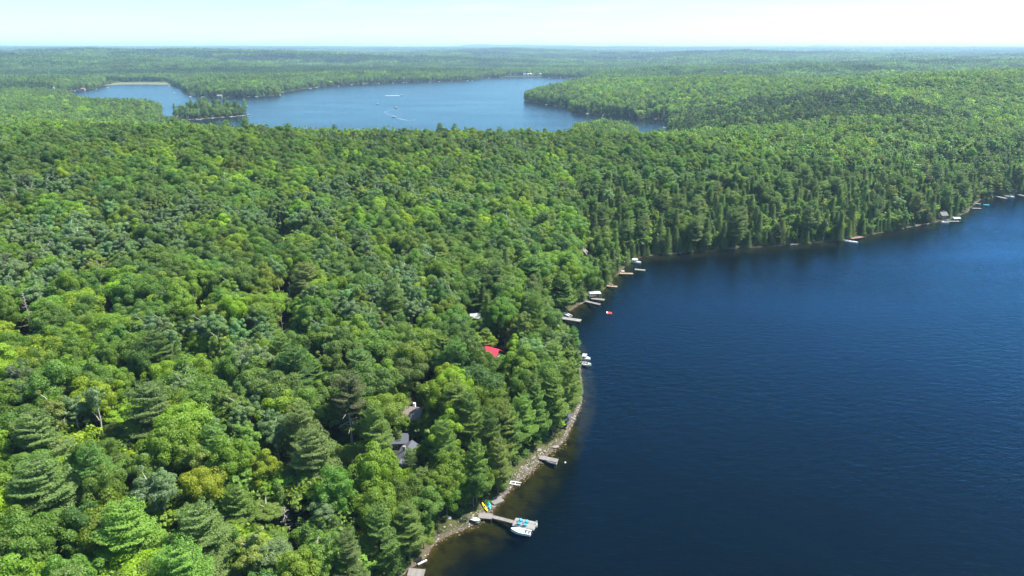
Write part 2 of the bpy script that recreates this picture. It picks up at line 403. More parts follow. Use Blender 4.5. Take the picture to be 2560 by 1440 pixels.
def raw_mesh(name, V, F, mats, fmat=None, smooth=False):
    """fast mesh from arrays; F is (n,4) or (n,3)"""
    me = bpy.data.meshes.new(name)
    V = np.asarray(V, np.float32); F = np.asarray(F, np.int32)
    k = F.shape[1]
    me.vertices.add(len(V)); me.vertices.foreach_set("co", V.ravel())
    me.loops.add(F.size); me.loops.foreach_set("vertex_index", F.ravel())
    me.polygons.add(len(F)); me.polygons.foreach_set("loop_start", np.arange(0, F.size, k, dtype=np.int32))
    for q in mats: me.materials.append(q)
    if fmat is not None: me.polygons.foreach_set("material_index", np.asarray(fmat, np.int32))
    me.polygons.foreach_set("use_smooth", np.full(len(F), smooth))
    me.update(calc_edges=True)
    return me

# ------------------------------------------------------------------ ground sheet and lakes
def build_ground():
    rad = [0.0]
    r = 6.0
    while r < 21000:
        rad.append(r); r *= 1.0125 if r < 3500 else 1.03
    rad.append(21000.0)
    rad = np.array(rad[1:])
    az = np.concatenate([np.arange(-180, -56, 4.0), np.arange(-56, 56, 0.26), np.arange(56, 180, 4.0)])
    az = np.radians(az)
    A, Rr = np.meshgrid(az, rad)
    X = Rr * np.sin(A); Y = Rr * np.cos(A)
    Z = height(X, Y)
    na, nr = len(az), len(rad)
    V = np.stack([X.ravel(), Y.ravel(), Z.ravel()], 1)
    V = np.vstack([V, [[0, 0, float(height(0.0, 0.0))]]])
    i = np.arange(nr - 1)[:, None] * na; j = np.arange(na)[None, :]; j2 = (j + 1) % na
    F = np.stack([(i + j).ravel(), (i + j2).ravel(), (i + na + j2).ravel(), (i + na + j).ravel()], 1)
    F = F[:, ::-1]
    me = raw_mesh("ground", V, F, [M['ground']], smooth=True)
    ob = bpy.data.objects.new("ground", me); C.objects.link(ob)
    bm = bmesh.new(); bm.from_mesh(me); bm.verts.ensure_lookup_table()
    c = bm.verts[len(V) - 1]
    for k in range(na):
        f = bm.faces.new((c, bm.verts[(k + 1) % na], bm.verts[k])); f.smooth = True
    bmesh.ops.recalc_face_normals(bm, faces=bm.faces)
    bm.to_mesh(me); bm.free()
    tag(ob, "forested ground rising from the lake shores to low hills", "ground", kind='structure')
    return float(Z.max()), float(Z.min())
Z_MAX, Z_MIN = build_ground()
def sheet(name, x0, x1, y0, y1, mat, label):
    mb = MB().add([(x0, y0, 0), (x1, y0, 0), (x1, y1, 0), (x0, y1, 0)], [(0, 1, 2, 3)])
    return tag(mb.build(name, mat), label, "water", kind='structure')
sheet("lake", -140, 1000, -450, 705, M['water'], "dark blue rippled lake filling the right foreground")
sheet("far_lake", -2600, 1400, 705, 3600, M['far_water'], "pale blue lake lying beyond the wooded ridge")

# ------------------------------------------------------------------ tree shapes
def quads(P, Nn, size, rg, asp=0.75):
    n = len(P)
    a = rg.normal(size=(n, 3)); Nn = Nn / (np.linalg.norm(Nn, axis=1, keepdims=True) + 1e-9)
    u = np.cross(Nn, a); u /= np.linalg.norm(u, axis=1, keepdims=True) + 1e-9
    v = np.cross(Nn, u)
    s = np.asarray(size).reshape(-1, 1) * 0.5
    V = np.empty((n, 4, 3))
    for k, (cu, cv) in enumerate(((1, 0.15), (0.1, asp), (-1, -0.1), (-0.15, -asp))):
        j = 1 + 0.25 * rg.normal(size=(n, 1))
        V[:, k] = P + u * s * cu * 1.25 * j + v * s * cv * 1.25 * j + Nn * s * rg.normal(size=(n, 1)) * 0.25
    return V.reshape(-1, 3), np.arange(4 * n).reshape(n, 4)
def unit(a): return a / (np.linalg.norm(a, axis=-1, keepdims=True) + 1e-9)

def broad_crown(seed, n=4200, H=17.0, R=4.6, base=0.34, lobes=34, leaf=0.52, lobe=(0.27, 0.42), lean=0.0):
    rg = np.random.default_rng(seed)
    zc = H * (base + 1) / 2; rz = H * (1 - base) / 2
    d = unit(rg.normal(size=(lobes, 3)) + np.array([0, 0, 0.35]))
    rr = rg.uniform(0.50, 1.02, size=(lobes, 1)); rr[: lobes // 5] *= 0.45
    wob = 1 + 0.18 * rg.normal(size=(lobes, 1))
    cen = d * rr * wob * np.array([R, R, rz]) * 0.86 + np.array([lean, 0, zc])
    lr = R * rg.uniform(*lobe, size=lobes)
    w = lr ** 2 / (lr ** 2).sum()
    idx = rg.choice(lobes, size=n, p=w)
    out = unit(cen - np.array([0, 0, zc - 0.25 * rz]))[idx]
    v = unit(rg.normal(size=(n, 3)) + out * 0.75 + np.array([0, 0, 0.45]))
    P = cen[idx] + v * (lr[idx] * (1.06 - 0.38 * rg.random(n) ** 2))[:, None] * np.array([1, 1, 0.82])
    Nn = v + 0.40 * rg.normal(size=(n, 3))
    V, F = quads(P, Nn, leaf * rg.uniform(0.7, 1.35, n), rg)
    return V, F, cen
def pine_crown(seed, H=24.0, R=4.8, base=0.25, step=1.55, dens=26, leaf=0.34, top=1.0):
    rg = np.random.default_rng(seed)
    P, Nn, br = [], [], []
    z = H * base
    ph = rg.random() * 6.28
    while z < H * 0.985:
        t = (z - H * base) / (H * (1 - base))
        prof = (0.50 + 0.5 * min(t / 0.25, 1.0)) * (1 - t) ** 0.50 + 0.06
        nb = int(rg.integers(5, 7)) if t < 0.85 else 4
        for k in range(nb):
            ph += 2.4 + rg.normal() * 0.35
            L_ = R * prof * rg.uniform(0.60, 1.22) * top
            rise = L_ * rg.uniform(-0.08, 0.20) + 0.75 * t * t * L_
            a = np.array([math.cos(ph), math.sin(ph), 0]); sd = np.array([-a[1], a[0], 0])
            z0 = z + rg.normal() * 0.38
            tip = np.array([0, 0, z0]) + a * L_ + np.array([0, 0, rise])
            br.append((z0, tip))
            m = max(8, int(dens * L_ * L_ * 0.42 + dens * 0.5))
            f = 0.30 + 0.74 * rg.random(m) ** 0.8
            wid = (0.13 + 0.36 * np.sin(np.pi * np.clip((f - 0.22) / 0.95, 0, 1))) * L_
            lat = rg.uniform(-1, 1, m) * wid
            up = 0.16 * rg.normal(size=m) - 0.10 * np.abs(lat) + 0.12 * (f - 0.6) * L_ * rg.random()
            c = np.array([0, 0, z0])[None] * (1 - f)[:, None] + tip[None] * f[:, None] + sd[None] * lat[:, None]
            c[:, 2] += up
            P.append(c)
            Nn.append(np.array([0, 0, 1.0]) + a * 0.45 + sd[None] * (lat / (wid + 1e-6))[:, None] * 0.35 + 0.42 * rg.normal(size=(m, 3)))
        z += step * rg.uniform(0.75, 1.25) * (1 - 0.5 * t)
    P = np.vstack(P); Nn = np.vstack(Nn)
    V, F = quads(P, Nn, leaf * rg.uniform(0.7, 1.4, len(P)), rg, 0.55)
    return V, F, br
def cone_crown(seed, n=3600, H=18.0, R=2.5, base=0.06, leaf=0.42, droop=0.35, power=0.85, layers=0):
    rg = np.random.default_rng(seed)
    nb = max(30, n // 26)
    t = rg.random(nb) ** 1.25
    if layers: t = np.clip(np.round(t * layers) / layers + rg.normal(size=nb) * 0.012, 0, 1)
    z = H * (base + (1 - base) * t)
    ph = rg.random(nb) * 2 * np.pi
    Lb = R * ((1 - t) ** power + 0.04) * rg.uniform(0.7, 1.15, nb)
    idx = rg.integers(0, nb, n)
    f = rg.uniform(0.25, 1.0, n) ** 0.6
    a = np.stack([np.cos(ph), np.sin(ph), np.zeros(nb)], 1)[idx]
    r = Lb[idx] * f
    P = a * r[:, None]; P[:, 2] = z[idx] - droop * r + 0.12 * R * (f ** 4)
    P += rg.normal(size=(n, 3)) * np.array([0.18, 0.18, 0.12]) * R * 0.6
    Nn = a * 0.7 + np.array([0, 0, 0.75]) + 0.5 * rg.normal(size=(n, 3))
    V, F = quads(P, Nn, leaf * rg.uniform(0.7, 1.35, n), rg, 0.65)
    return V, F, None

def trunk_mb(H, r0, limbs=(), z_top=0.9, wob=0.15, seed=0, n=7):
    rg = random.Random(seed)
    mb = MB()
    k = 6
    pts = [(rg.gauss(0, wob) * (i > 0), rg.gauss(0, wob) * (i > 0), -1.0 + (H * z_top + 1.0) * i / k) for i in range(k + 1)]
    mb.tube(pts, [r0 * (1.15 - 1.05 * i / k) + 0.02 for i in range(k + 1)], n)
    for z, tip in limbs:
        a = Vector((0, 0, z)); b = Vector(tip)
        mid = (a + b) / 2 + Vector((0, 0, 0.25))
        L_ = (b - a).length
        mb.tube([a, mid, b], [0.055 + 0.016 * L_, 0.04 + 0.01 * L_, 0.02], 5)
    return mb

PROTO = {}      # kind -> list of dicts(crown mesh, trunk mesh, H, R)
STUFFCOL = bpy.data.collections.new("tree shapes")
STUFF = []      # (kind, lod, H, R) in the order of STUFFCOL
def both_mesh(name, V, F, tv, tf, leafm, barkm):
    tv = np.asarray(tv, float).reshape(-1, 3)
    quads_t = [f for f in tf if len(f) == 4]
    F2 = np.vstack([F, np.array(quads_t, int) + len(V)]) if quads_t else F
    fm = np.concatenate([np.zeros(len(F), int), np.ones(len(quads_t), int)])
    return raw_mesh(name, np.vstack([V, tv]), F2, [leafm, barkm], fm)
def add_stuff(kind, lod, H, R, me):
    ob = bpy.data.objects.new("shape_%03d" % len(STUFF), me); STUFFCOL.objects.link(ob)
    STUFF.append((kind, lod, H, R))
def limbs_for(cen, H, base, k=9):
    out = []
    for c in cen[:: max(1, len(cen) // k)]:
        z0 = max(H * base * 0.75, c[2] - 0.8 * math.hypot(c[0], c[1]) - 1.0)
        out.append((z0, tuple(c)))
    return out

def register(kind, i, V, F, tmb, H, R, leafm, barkm, lowV, lowF):
    cm = raw_mesh(kind + "_crown", V, F, [leafm])
    tm = tmb.mesh(kind + "_trunk", barkm)
    PROTO.setdefault(kind, []).append(dict(crown=cm, trunk=tm, H=H, R=R))
    add_stuff(kind, 0, H, R, both_mesh(kind + "_full", V, F, tmb.v, tmb.f, leafm, barkm))
    t2 = trunk_mb(H, 0.22, (), 0.8, 0.05, i, 4)
    add_stuff(kind, 1, H, R, both_mesh(kind + "_light", lowV, lowF, t2.v, t2.f, leafm, barkm))

for i, (H, R, base, lb, lf) in enumerate([(17, 7.0, 0.42, 70, 0.44), (18, 6.2, 0.40, 62, 0.44), (16, 7.4, 0.40, 78, 0.44), (18.5, 7.0, 0.48, 72, 0.46), (16.5, 6.0, 0.34, 56, 0.42)]):
    V, F, cen = broad_crown(100 + i, 17000, H, R, base, lb, lf * 0.76, (0.13, 0.33))
    lV, lF, _ = broad_crown(100 + i, 720, H, R, base, lb, lf * 2.6, (0.13, 0.33))
    register('broadleaf_tree', i, V, F, trunk_mb(H, 0.28, limbs_for(cen, H, base), 0.8, 0.15, i), H, R, M['leaf'], M['bark'], lV, lF)
for i, (H, R, base) in enumerate([(19, 4.0, 0.40), (20, 3.6, 0.45), (17.5, 4.4, 0.36)]):
    V, F, cen = broad_crown(200 + i, 9000, H, R, base, 50, 0.28, (0.14, 0.30))
    lV, lF, _ = broad_crown(200 + i, 560, H, R, base, 46, 1.0, (0.18, 0.30))
    register('poplar_tree', i, V, F, trunk_mb(H, 0.24, limbs_for(cen, H, base, 14), 0.88, 0.12, 20 + i), H, R, M['leaf'], M['pale_bark'], lV, lF)
for i, (H, R, base, tp) in enumerate([(22, 6.3, 0.18, 1), (24, 6.8, 0.24, 1), (20, 5.8, 0.14, 1), (23, 6.2, 0.28, 1.05)]):
    V, F, br = pine_crown(300 + i, H, R, base, 1.45, 46, 0.27, tp)
    lV, lF, _ = pine_crown(300 + i, H, R, base, 2.4, 4, 1.10, tp)
    register('pine_tree', i, V, F, trunk_mb(H, 0.32, [b for b in br[::4]], 0.97, 0.12, 40 + i), H, R, M['needle'], M['bark'], lV, lF)
for i, (H, R, dr, pw, ly) in enumerate([(16, 3.3, 0.10, 0.7, 0), (20, 4.6, 0.40, 0.85, 15), (14, 3.0, 0.12, 0.62, 0), (18, 4.8, 0.28, 0.75, 12), (21, 4.2, 0.36, 0.8, 17)]):
    V, F, _ = cone_crown(400 + i, 15000, H, R, 0.05, 0.25, dr, pw, ly)
    lV, lF, _ = cone_crown(400 + i, 800, H, R, 0.05, 1.0, dr, pw, ly)
    register('spruce_tree' if i in (1, 3, 4) else 'cedar_tree', i, V, F, trunk_mb(H, 0.22, (), 0.93, 0.05, 60 + i), H, R, M['needle'], M['bark'], lV, lF)
mw = M['leaf'].copy(); mw.name = 'distant_leaves'; M['wood'] = mw
_N, _L = mw.node_tree.nodes, mw.node_tree.links
_at = _N.new("ShaderNodeAttribute"); _at.attribute_type = 'GEOMETRY'; _at.attribute_name = "shade"
_vm = [q for q in _N if q.bl_idname == 'ShaderNodeVectorMath' and q.operation == 'SCALE'][0]
_mm = _N.new("ShaderNodeMath"); _mm.operation = 'MULTIPLY'
_src = _vm.inputs["Scale"].links[0].from_socket
_L.new(_src, _mm.inputs[0]); _L.new(_at.outputs["Fac"], _mm.inputs[1]); _L.new(_mm.outputs[0], _vm.inputs["Scale"])
# a patch of distant wood: about thirty small crowns standing 8 m apart
for i in range(4):
    rg = np.random.default_rng(500 + i); Vs, Fs, Sh = [], [], []; b = 0
    for gx in range(-3, 3):
        for gy in range(-3, 3):
            x0, y0 = (gx + 0.5) * 8 + rg.normal() * 2, (gy + 0.5) * 8 + rg.normal() * 2
            if rg.random() < 0.2 + 0.25 * (i == 3):
                V, F, _ = cone_crown(int(rg.integers(1e6)), 80, rg.uniform(17, 24), rg.uniform(2.6, 3.6), 0.15, 1.9, 0.2, 0.8)
            else:
                h = rg.uniform(13, 19)
                V, F, _ = broad_crown(int(rg.integers(1e6)), 90, h, rg.uniform(3.8, 5.4), 0.4, 12, 1.9, (0.3, 0.45))
            V = V + np.array([x0, y0, 0]); Vs.append(V); Fs.append(F + b); b += len(V); Sh.append(np.full(len(V), rg.choice([0.45, 0.65, 0.85, 1.0, 1.15, 1.45])))
    pm = raw_mesh("wood_patch", np.vstack(Vs), np.vstack(Fs), [M['wood']])
    pa = pm.attributes.new("shade", 'FLOAT', 'POINT'); pa.data.foreach_set("value", np.concatenate(Sh).astype(np.float32))
    add_stuff('patch', 2, 18, 24, pm)

# ------------------------------------------------------------------ where trees stand
TINT = {   # real leaf colours
    'bright yellow-green': (0.222, 0.335, 0.018), 'fresh green': (0.151, 0.239, 0.020), 'mid green': (0.122, 0.213, 0.028),
    'dark green': (0.085, 0.163, 0.029), 'olive green': (0.112, 0.190, 0.034), 'pale grey-green': (0.152, 0.236, 0.092),
    'bluish green': (0.145, 0.215, 0.053), 'deep green': (0.135, 0.223, 0.038), 'light green': (0.174, 0.252, 0.041),
    'yellow': (0.36, 0.37, 0.020), 'brownish': (0.201, 0.155, 0.047)}
TREES = []     # dict(kind, x, y, z, s, rs, rot, var, col, tint)
def jit(col, rg, a=0.13):
    t = np.array(TINT[col]) * (1 + a * rg.normal()) * (1 + 0.06 * rg.normal(size=3))
    return np.clip(t, 0.01, 0.4)
def variant(kind, i): return i % len(PROTO[kind])

# trees one can pick out in the photograph: (px, py of the crown's middle, kind, colour, height, spread)
PICK = [(505, 1225, 'broadleaf_tree', 'bright yellow-green', 15, 5.6), (655, 1185, 'broadleaf_tree', 'bright yellow-green', 14, 4.6),
        (500, 1085, 'broadleaf_tree', 'bright yellow-green', 12, 3.8), (318, 1160, 'broadleaf_tree', 'yellow', 7, 2.2), (357, 1132, 'broadleaf_tree', 'bright yellow-green', 9, 2.6),
        (420, 950, 'broadleaf_tree', 'bright yellow-green', 15, 5.6), (300, 965, 'broadleaf_tree', 'fresh green', 14, 5), (540, 1000, 'broadleaf_tree', 'bright yellow-green', 12, 4),
        (780, 1150, 'pine_tree', 'bluish green', 21, 7.0), (375, 1030, 'pine_tree', 'bluish green', 21, 7.4), (95, 1100, 'pine_tree', 'bluish green', 20, 7.0),
        (105, 1235, 'pine_tree', 'bluish green', 21, 7.6), (320, 1340, 'pine_tree', 'light green', 21, 7.4), (500, 1345, 'pine_tree', 'bluish green', 20, 7.0),
        (885, 1000, 'pine_tree', 'olive green', 22, 6.0), (938, 1085, 'pine_tree', 'deep green', 22, 4.6), (1026, 1160, 'pine_tree', 'deep green', 11, 2.6), (1110, 1120, 'pine_tree', 'deep green', 21, 4.4),
        (850, 1240, 'broadleaf_tree', 'mid green', 17, 6.0), (770, 1370, 'cedar_tree', 'olive green', 14, 2.9), (995, 1380, 'cedar_tree', 'olive green', 12, 2.5),
        (870, 1400, 'pine_tree', 'bluish green', 17, 4.0), (950, 1330, 'pine_tree', 'deep green', 19, 4.4), (1095, 1230, 'broadleaf_tree', 'fresh green', 14, 5.0),
        (1275, 1085, 'pine_tree', 'light green', 22, 4.6), (1225, 1090, 'pine_tree', 'deep green', 22, 4.2), (1330, 1000, 'pine_tree', 'deep green', 23, 4.8),
        (1175, 1050, 'pine_tree', 'deep green', 22, 4.6), (1365, 970, 'pine_tree', 'light green', 23, 5.0), (1430, 970, 'pine_tree', 'light green', 23, 5.0),
        (1252, 935, 'broadleaf_tree', 'olive green', 8, 3.2), (1285, 870, 'broadleaf_tree', 'bright yellow-green', 11, 3.6),
        (215, 830, 'broadleaf_tree', 'light green', 15, 5.4), (200, 850, 'broadleaf_tree', 'bright yellow-green', 14, 5.2), (615, 765, 'broadleaf_tree', 'bright yellow-green', 14, 4.6),
        (690, 770, 'broadleaf_tree', 'bright yellow-green', 14, 5), (735, 680, 'broadleaf_tree', 'bright yellow-green', 14, 5), (500, 870, 'broadleaf_tree', 'bright yellow-green', 12, 4.4),
        (960, 640, 'broadleaf_tree', 'bright yellow-green', 14, 4.8), (750, 560, 'poplar_tree', 'pale grey-green', 19, 5.6), (455, 545, 'poplar_tree', 'pale grey-green', 19, 6.0),
        (200, 610, 'poplar_tree', 'pale grey-green', 20, 6.2), (100, 600, 'poplar_tree', 'pale grey-green', 19, 5.8), (270, 640, 'poplar_tree', 'pale grey-green', 19, 5), (40, 690, 'poplar_tree', 'pale grey-green', 18, 5.4),
        (515, 835, 'poplar_tree', 'pale grey-green', 17, 5.2), (190, 1040, 'poplar_tree', 'pale grey-green', 17, 4.4), (450, 625, 'poplar_tree', 'pale grey-green', 17, 5), (980, 760, 'pine_tree', 'bluish green', 23, 6),
        (1640, 545, 'broadleaf_tree', 'bright yellow-green', 13, 3.6), (1475, 685, 'cedar_tree', 'olive green', 14, 2.8), (1345, 720, 'cedar_tree', 'olive green', 17, 3.4), (1340, 790, 'pine_tree', 'deep green', 24, 5),
        (1135, 1185, 'broadleaf_tree', 'fresh green', 15, 5.6), (1190, 1165, 'pine_tree', 'deep green', 19, 4.4), (1200, 1225, 'broadleaf_tree', 'mid green', 12, 4.6), (1060, 1285, 'broadleaf_tree', 'mid green', 14, 5.4),
        (1130, 1262, 'broadleaf_tree', 'fresh green', 11, 4.4), (1250, 1150, 'pine_tree', 'light green', 18, 4.2), (1305, 1105, 'pine_tree', 'deep green', 19, 4.4), (1215, 1190, 'broadleaf_tree', 'fresh green', 10, 3.8), (1345, 1070, 'pine_tree', 'light green', 20, 4.6),
        (1385, 1050, 'pine_tree', 'deep green', 20, 4.6), (1030, 1330, 'pine_tree', 'deep green', 16, 4.4), (1170, 1240, 'broadleaf_tree', 'mid green', 10, 4.0), (1265, 1185, 'cedar_tree', 'olive green', 9, 2.2), (1080, 1340, 'broadleaf_tree', 'fresh green', 8, 3.6), (1010, 1250, 'broadleaf_tree', 'mid green', 14, 5.2), (1400, 1000, 'pine_tree', 'light green', 22, 5.0),
        ]
PICK_FAR = [(1446, 1025, 'pine_tree', 'olive green', 25, 6.5), (1466, 1035, 'pine_tree', 'light green', 26, 6.0), (1484, 1030, 'pine_tree', 'olive green', 25, 6.0), (1455, 1050, 'pine_tree', 'olive green', 23, 6.0), (1512, 1030, 'broadleaf_tree', 'mid green', 20, 7), (1530, 1045, 'broadleaf_tree', 'mid green', 23, 8),
            (1552, 1035, 'broadleaf_tree', 'mid green', 22, 8), (1575, 1040, 'broadleaf_tree', 'dark green', 20, 8), (1594, 1030, 'broadleaf_tree', 'mid green', 18, 6),
            (450, 1262, 'spruce_tree', 'dark green', 25, 4.4), (474, 1275, 'pine_tree', 'deep green', 17, 5), (498, 1290, 'broadleaf_tree', 'mid green', 17, 7), (520, 1296, 'pine_tree', 'deep green', 24, 6), (541, 1300, 'pine_tree', 'olive green', 29, 6),
            (556, 1312, 'pine_tree', 'deep green', 28, 6), (575, 1330, 'pine_tree', 'deep green', 22, 5), (590, 1340, 'pine_tree', 'dark green', 23, 5), (607, 1352, 'spruce_tree', 'dark green', 23, 5), (485, 1285, 'cedar_tree', 'mid green', 14, 4),
            (1101, 690, 'pine_tree', 'deep green', 29, 5.2), (1137, 690, 'pine_tree', 'deep green', 29, 5.4), (964, 700, 'pine_tree', 'deep green', 25, 5), (1165, 695, 'pine_tree', 'deep green', 27, 5), (620, 700, 'pine_tree', 'deep green', 27, 6), (448, 705, 'pine_tree', 'deep green', 26, 6.5), (840, 700, 'pine_tree', 'dark green', 25, 5), (1250, 690, 'pine_tree', 'deep green', 27, 6), (575, 710, 'pine_tree', 'deep green', 25, 5)]
prg = np.random.default_rng(77)
for k, (px, py, kind, col, H, Rw) in enumerate(PICK):
    q = on_ground(px, py, H * 0.62)
    v = variant(kind, k); pr = PROTO[kind][v]
    TREES.append(dict(kind=kind, x=q[0], y=q[1], z=q[2], s=H / pr['H'], rs=Rw / pr['R'], rot=prg.random() * 6.28, var=v, col=col, tint=jit(col, prg, 0.05), pick=True))

for k, (px, dist, kind, col, H, Rw) in enumerate(PICK_FAR):
    xx_ = (px - 1280) / FPX / math.cos(R_(6.0 - 19.14)) * dist * 1.0; yy_ = math.sqrt(dist ** 2 - xx_ ** 2); xx_ = (px - 1280) / FPX * (yy_ * cP + (CAM_Z - 30) * sP)
    v = variant(kind, k); pr = PROTO[kind][v]
    TREES.append(dict(kind=kind, x=xx_, y=yy_, z=float(height(xx_, yy_)), s=H / pr['H'], rs=Rw / pr['R'], rot=prg.random() * 6.28, var=v, col=col, tint=jit(col, prg, 0.05), pick=True))

def stony(u, v):
    return ((u > 1262) & (u < 1408) & (v > 1085) & (v < 1222)) | ((u > 1085) & (u < 1235) & (v > 1270) & (v < 1355))
for t in TREES:
    for _ in range(14):
        hq, dq = height(np.array([t['x']]), np.array([t['y']]), True); uq, vq, _d = project(t['x'], t['y'], float(hq[0]))
        lim = 5.5 if bool(stony(uq, vq)) else 1.6
        if dq[0] >= lim or t['y'] > 330: break
        e_ = 0.5
        gx_ = float(shore_d(np.array([t['x'] + e_]), np.array([t['y']]))[0][0] - dq[0]); gy_ = float(shore_d(np.array([t['x']]), np.array([t['y'] + e_]))[0][0] - dq[0])
        L0 = math.hypot(gx_, gy_) + 1e-6; t['x'] += gx_ / L0 * 0.8; t['y'] += gy_ / L0 * 0.8
        t['z'] = float(height(t['x'], t['y']))

# clear views and open ground: (pixel box, distance nearer than which no crown may cover it) and bare circles
HOUSES = {}
def site(key, px, py, h): HOUSES[key] = on_ground(px, py, h); return HOUSES[key]
site('grey', 1012, 1145, 4.0); site('brown', 1022, 1022, 4.5); site('red', 1228, 872, 5.0); site('white', 1188, 783, 5.0)
site('clearing', 915, 1140, 0.0); site('boathouse', 1416, 1048, 2.0); site('grey2', 1458, 618, 6.0); site('shore_cottage', 2368, 540, 3.5)
site('shelter', 1482, 738, 1.5)
CLEAR = [((998, 1120, 1034, 1165), HOUSES['grey']), ((992, 1004, 1046, 1046), HOUSES['brown']), ((1212, 860, 1250, 884), HOUSES['red']), ((1181, 768, 1199, 797), HOUSES['white']),
         ((900, 1130, 936, 1146), HOUSES['clearing']), ((1196, 1258, 1345, 1338), G(1270, 1292)),
         ((1268, 1196, 1306, 1216), G(1285, 1208)), ((1340, 1126, 1400, 1166), G(1370, 1150)), ((1410, 1036, 1440, 1070), G(1420, 1060)), ((1449, 896, 1480, 920), G(1463, 908)), ((1390, 776, 1456, 804), G(1410, 795)),
         ((1464, 726, 1545, 763), G(1490, 745)), ((1549, 648, 1600, 688), G(1566, 670)), ((1452, 610, 1464, 632), HOUSES['grey2']), ((2350, 532, 2400, 558), G(2370, 552)),
         ((2110, 592, 2160, 610), G(2130, 603)), ((2428, 503, 2470, 522), G(2440, 512)), ((2484, 484, 2560, 500), G(2520, 490)), ((1022, 1398, 1070, 1440), G(1040, 1430)), ((1170, 1300, 1205, 1318), G(1185, 1308))]
SNAGS = [((60, 738, 92, 832), 72, 790, 8), ((238, 668, 272, 765), 253, 712, 9), ((692, 548, 712, 588), 702, 565, 6), ((714, 700, 736, 738), 724, 720, 7), ((478, 735, 500, 772), 487, 752, 8), ((695, 770, 712, 822), 703, 795, 9),
         ((236, 990, 260, 1098), 247, 1035, 11), ((840, 1020, 895, 1072), 872, 1015, 14), ((690, 1275, 735, 1320), 712, 1300, 5)]
SNAGQ = [on_ground(a, b, h) for _, a, b, h in SNAGS]
CLEAR += [(bx, q * 0.998) for (bx, _, _, _), q in zip(SNAGS, SNAGQ)]
def crown_px(x, y, z, H, R):
    u0, v0, dp = project(x, y, z + H); _, v1, _ = project(x, y, z + 0.25 * H)
    r = FPX * R / dp
    return u0 - r, np.minimum(v0, v1), u0 + r, np.maximum(v0, v1)
def blocked(x, y, z, H, R):
    a, b, c, d = crown_px(x, y, z, H, R * 0.62)
    bad = np.zeros(np.shape(x), bool)
    dist = np.hypot(x, y)
    for (x0, y0, x1, y1), q in CLEAR:
        bad |= (a < x1) & (c > x0) & (b < y1) & (d > y0) & (dist < math.hypot(q[0], q[1]) + 4)
    return bad

def scatter():
    sp = 7.2
    gx = np.arange(-1950, 1950, sp); gy = np.arange(20, 2060, sp * 0.9)
    X, Y = np.meshgrid(gx, gy); X = X + (np.arange(len(gy)) % 2)[:, None] * sp / 2
    X = X.ravel(); Y = Y.ravel()
    X = X + rng.uniform(-0.42, 0.42, X.shape) * sp; Y = Y + rng.uniform(-0.42, 0.42, Y.shape) * sp
    r = np.hypot(X, Y); ang = np.abs(np.arctan2(X, Y))
    k = (r < 2050) & (r > 60) & ((ang < R_(41)) | ((r < 420) & (ang < R_(56))))
    k &= ~((r > 1250) & (rng.random(r.shape) < 0.12))
    X, Y = X[k], Y[k]
    Z, D = height(X, Y, True)
    rr = np.hypot(X, Y)
    u0_, v0_, _ = project(X, Y, Z)
    bank = np.where(rr < 235, np.where(stony(u0_, v0_), 5.0, 1.5), 1.0)                         # a stony open bank nearby, trees to the water's edge elsewhere
    k = D > bank + rng.uniform(0, 1.2, D.shape)
    # the reed flat at the head of the far lake stays open
    u, v, _ = project(X, Y, Z)
    k &= ~((u > 262) & (u < 425) & (v > 203) & (v < 212))
    k &= rng.random(D.shape) > 0.045
    k &= ~((u > 1262) & (u < 1362) & (v > 182) & (v < 197))
    X, Y, Z, D = X[k], Y[k], Z[k], D[k]
    # single crowns along the far shores too
    gx = np.arange(-2300, 1100, 8.5); gy = np.arange(1990, 3300, 8.5); A, B = np.meshgrid(gx, gy)
    A = A.ravel() + rng.uniform(-3.5, 3.5, A.size); B = B.ravel() + rng.uniform(-3.5, 3.5, B.size)
    m_ = (np.hypot(A, B) >= 2050) & (np.abs(np.arctan2(A, B)) < R_(41)); A, B = A[m_], B[m_]
    h, d = height(A, B, True); u, v, _ = project(A, B, h)
    m_ = (d > 2) & (d < 75) & ~((u > 1264) & (u < 1358) & (v > 188) & (v < 197)) & ~((u > 262) & (u < 425) & (v > 203) & (v < 212))
    return np.concatenate([X, A[m_]]), np.concatenate([Y, B[m_]]), np.concatenate([Z, h[m_]]), np.concatenate([D, d[m_]])
X, Y, Z, D = scatter()
def shore_row():
    P = []
    for poly, lim0, lim1, st in ((NEAR, 235, 760, 3.6), (NEAR, 100, 235, 5.0), (FAR, 700, 3200, 9.0)):
        for i in range(len(poly)):
            a, b = poly[i], poly[(i + 1) % len(poly)]; L_ = np.linalg.norm(b - a)
            if L_ < 1e-6: continue
            nrm = np.array([b[1] - a[1], a[0] - b[0]]) / L_
            for k in range(max(1, int(L_ / st))):
                q = a + (b - a) * (k + rng.random()) / max(1, int(L_ / st))
                rq = math.hypot(*q)
                if lim0 <= rq < lim1 and q[1] > 90 and abs(math.atan2(q[0], q[1])) < R_(45):
                    P.append((q[0], q[1], nrm[0], nrm[1]))
    P = np.array(P); o_ = rng.uniform(1.2, 3.4, len(P))
    both = [(P[:, 0] + sg * P[:, 2] * o_, P[:, 1] + sg * P[:, 3] * o_) for sg in (1, -1)]
    x = np.concatenate([b[0] for b in both]); y = np.concatenate([b[1] for b in both])
    h, d = height(x, y, True); rr = np.hypot(x, y)
    u_, v_, _ = project(x, y, h)
    m_ = (d > 0.7) & ~((rr < 235) & stony(u_, v_)) & ~((u_ > 1264) & (u_ < 1358) & (v_ < 198)) & ~((u_ > 535) & (u_ < 562) & (v_ > 225) & (v_ < 247)) & ~((u_ > 200) & (u_ < 216) & (v_ > 216) & (v_ < 230)) & (rng.random(len(x)) < 0.85)
    return x[m_], y[m_], h[m_], d[m_]
Xs, Ys, Zs, Ds = shore_row(); NROW = len(Xs)
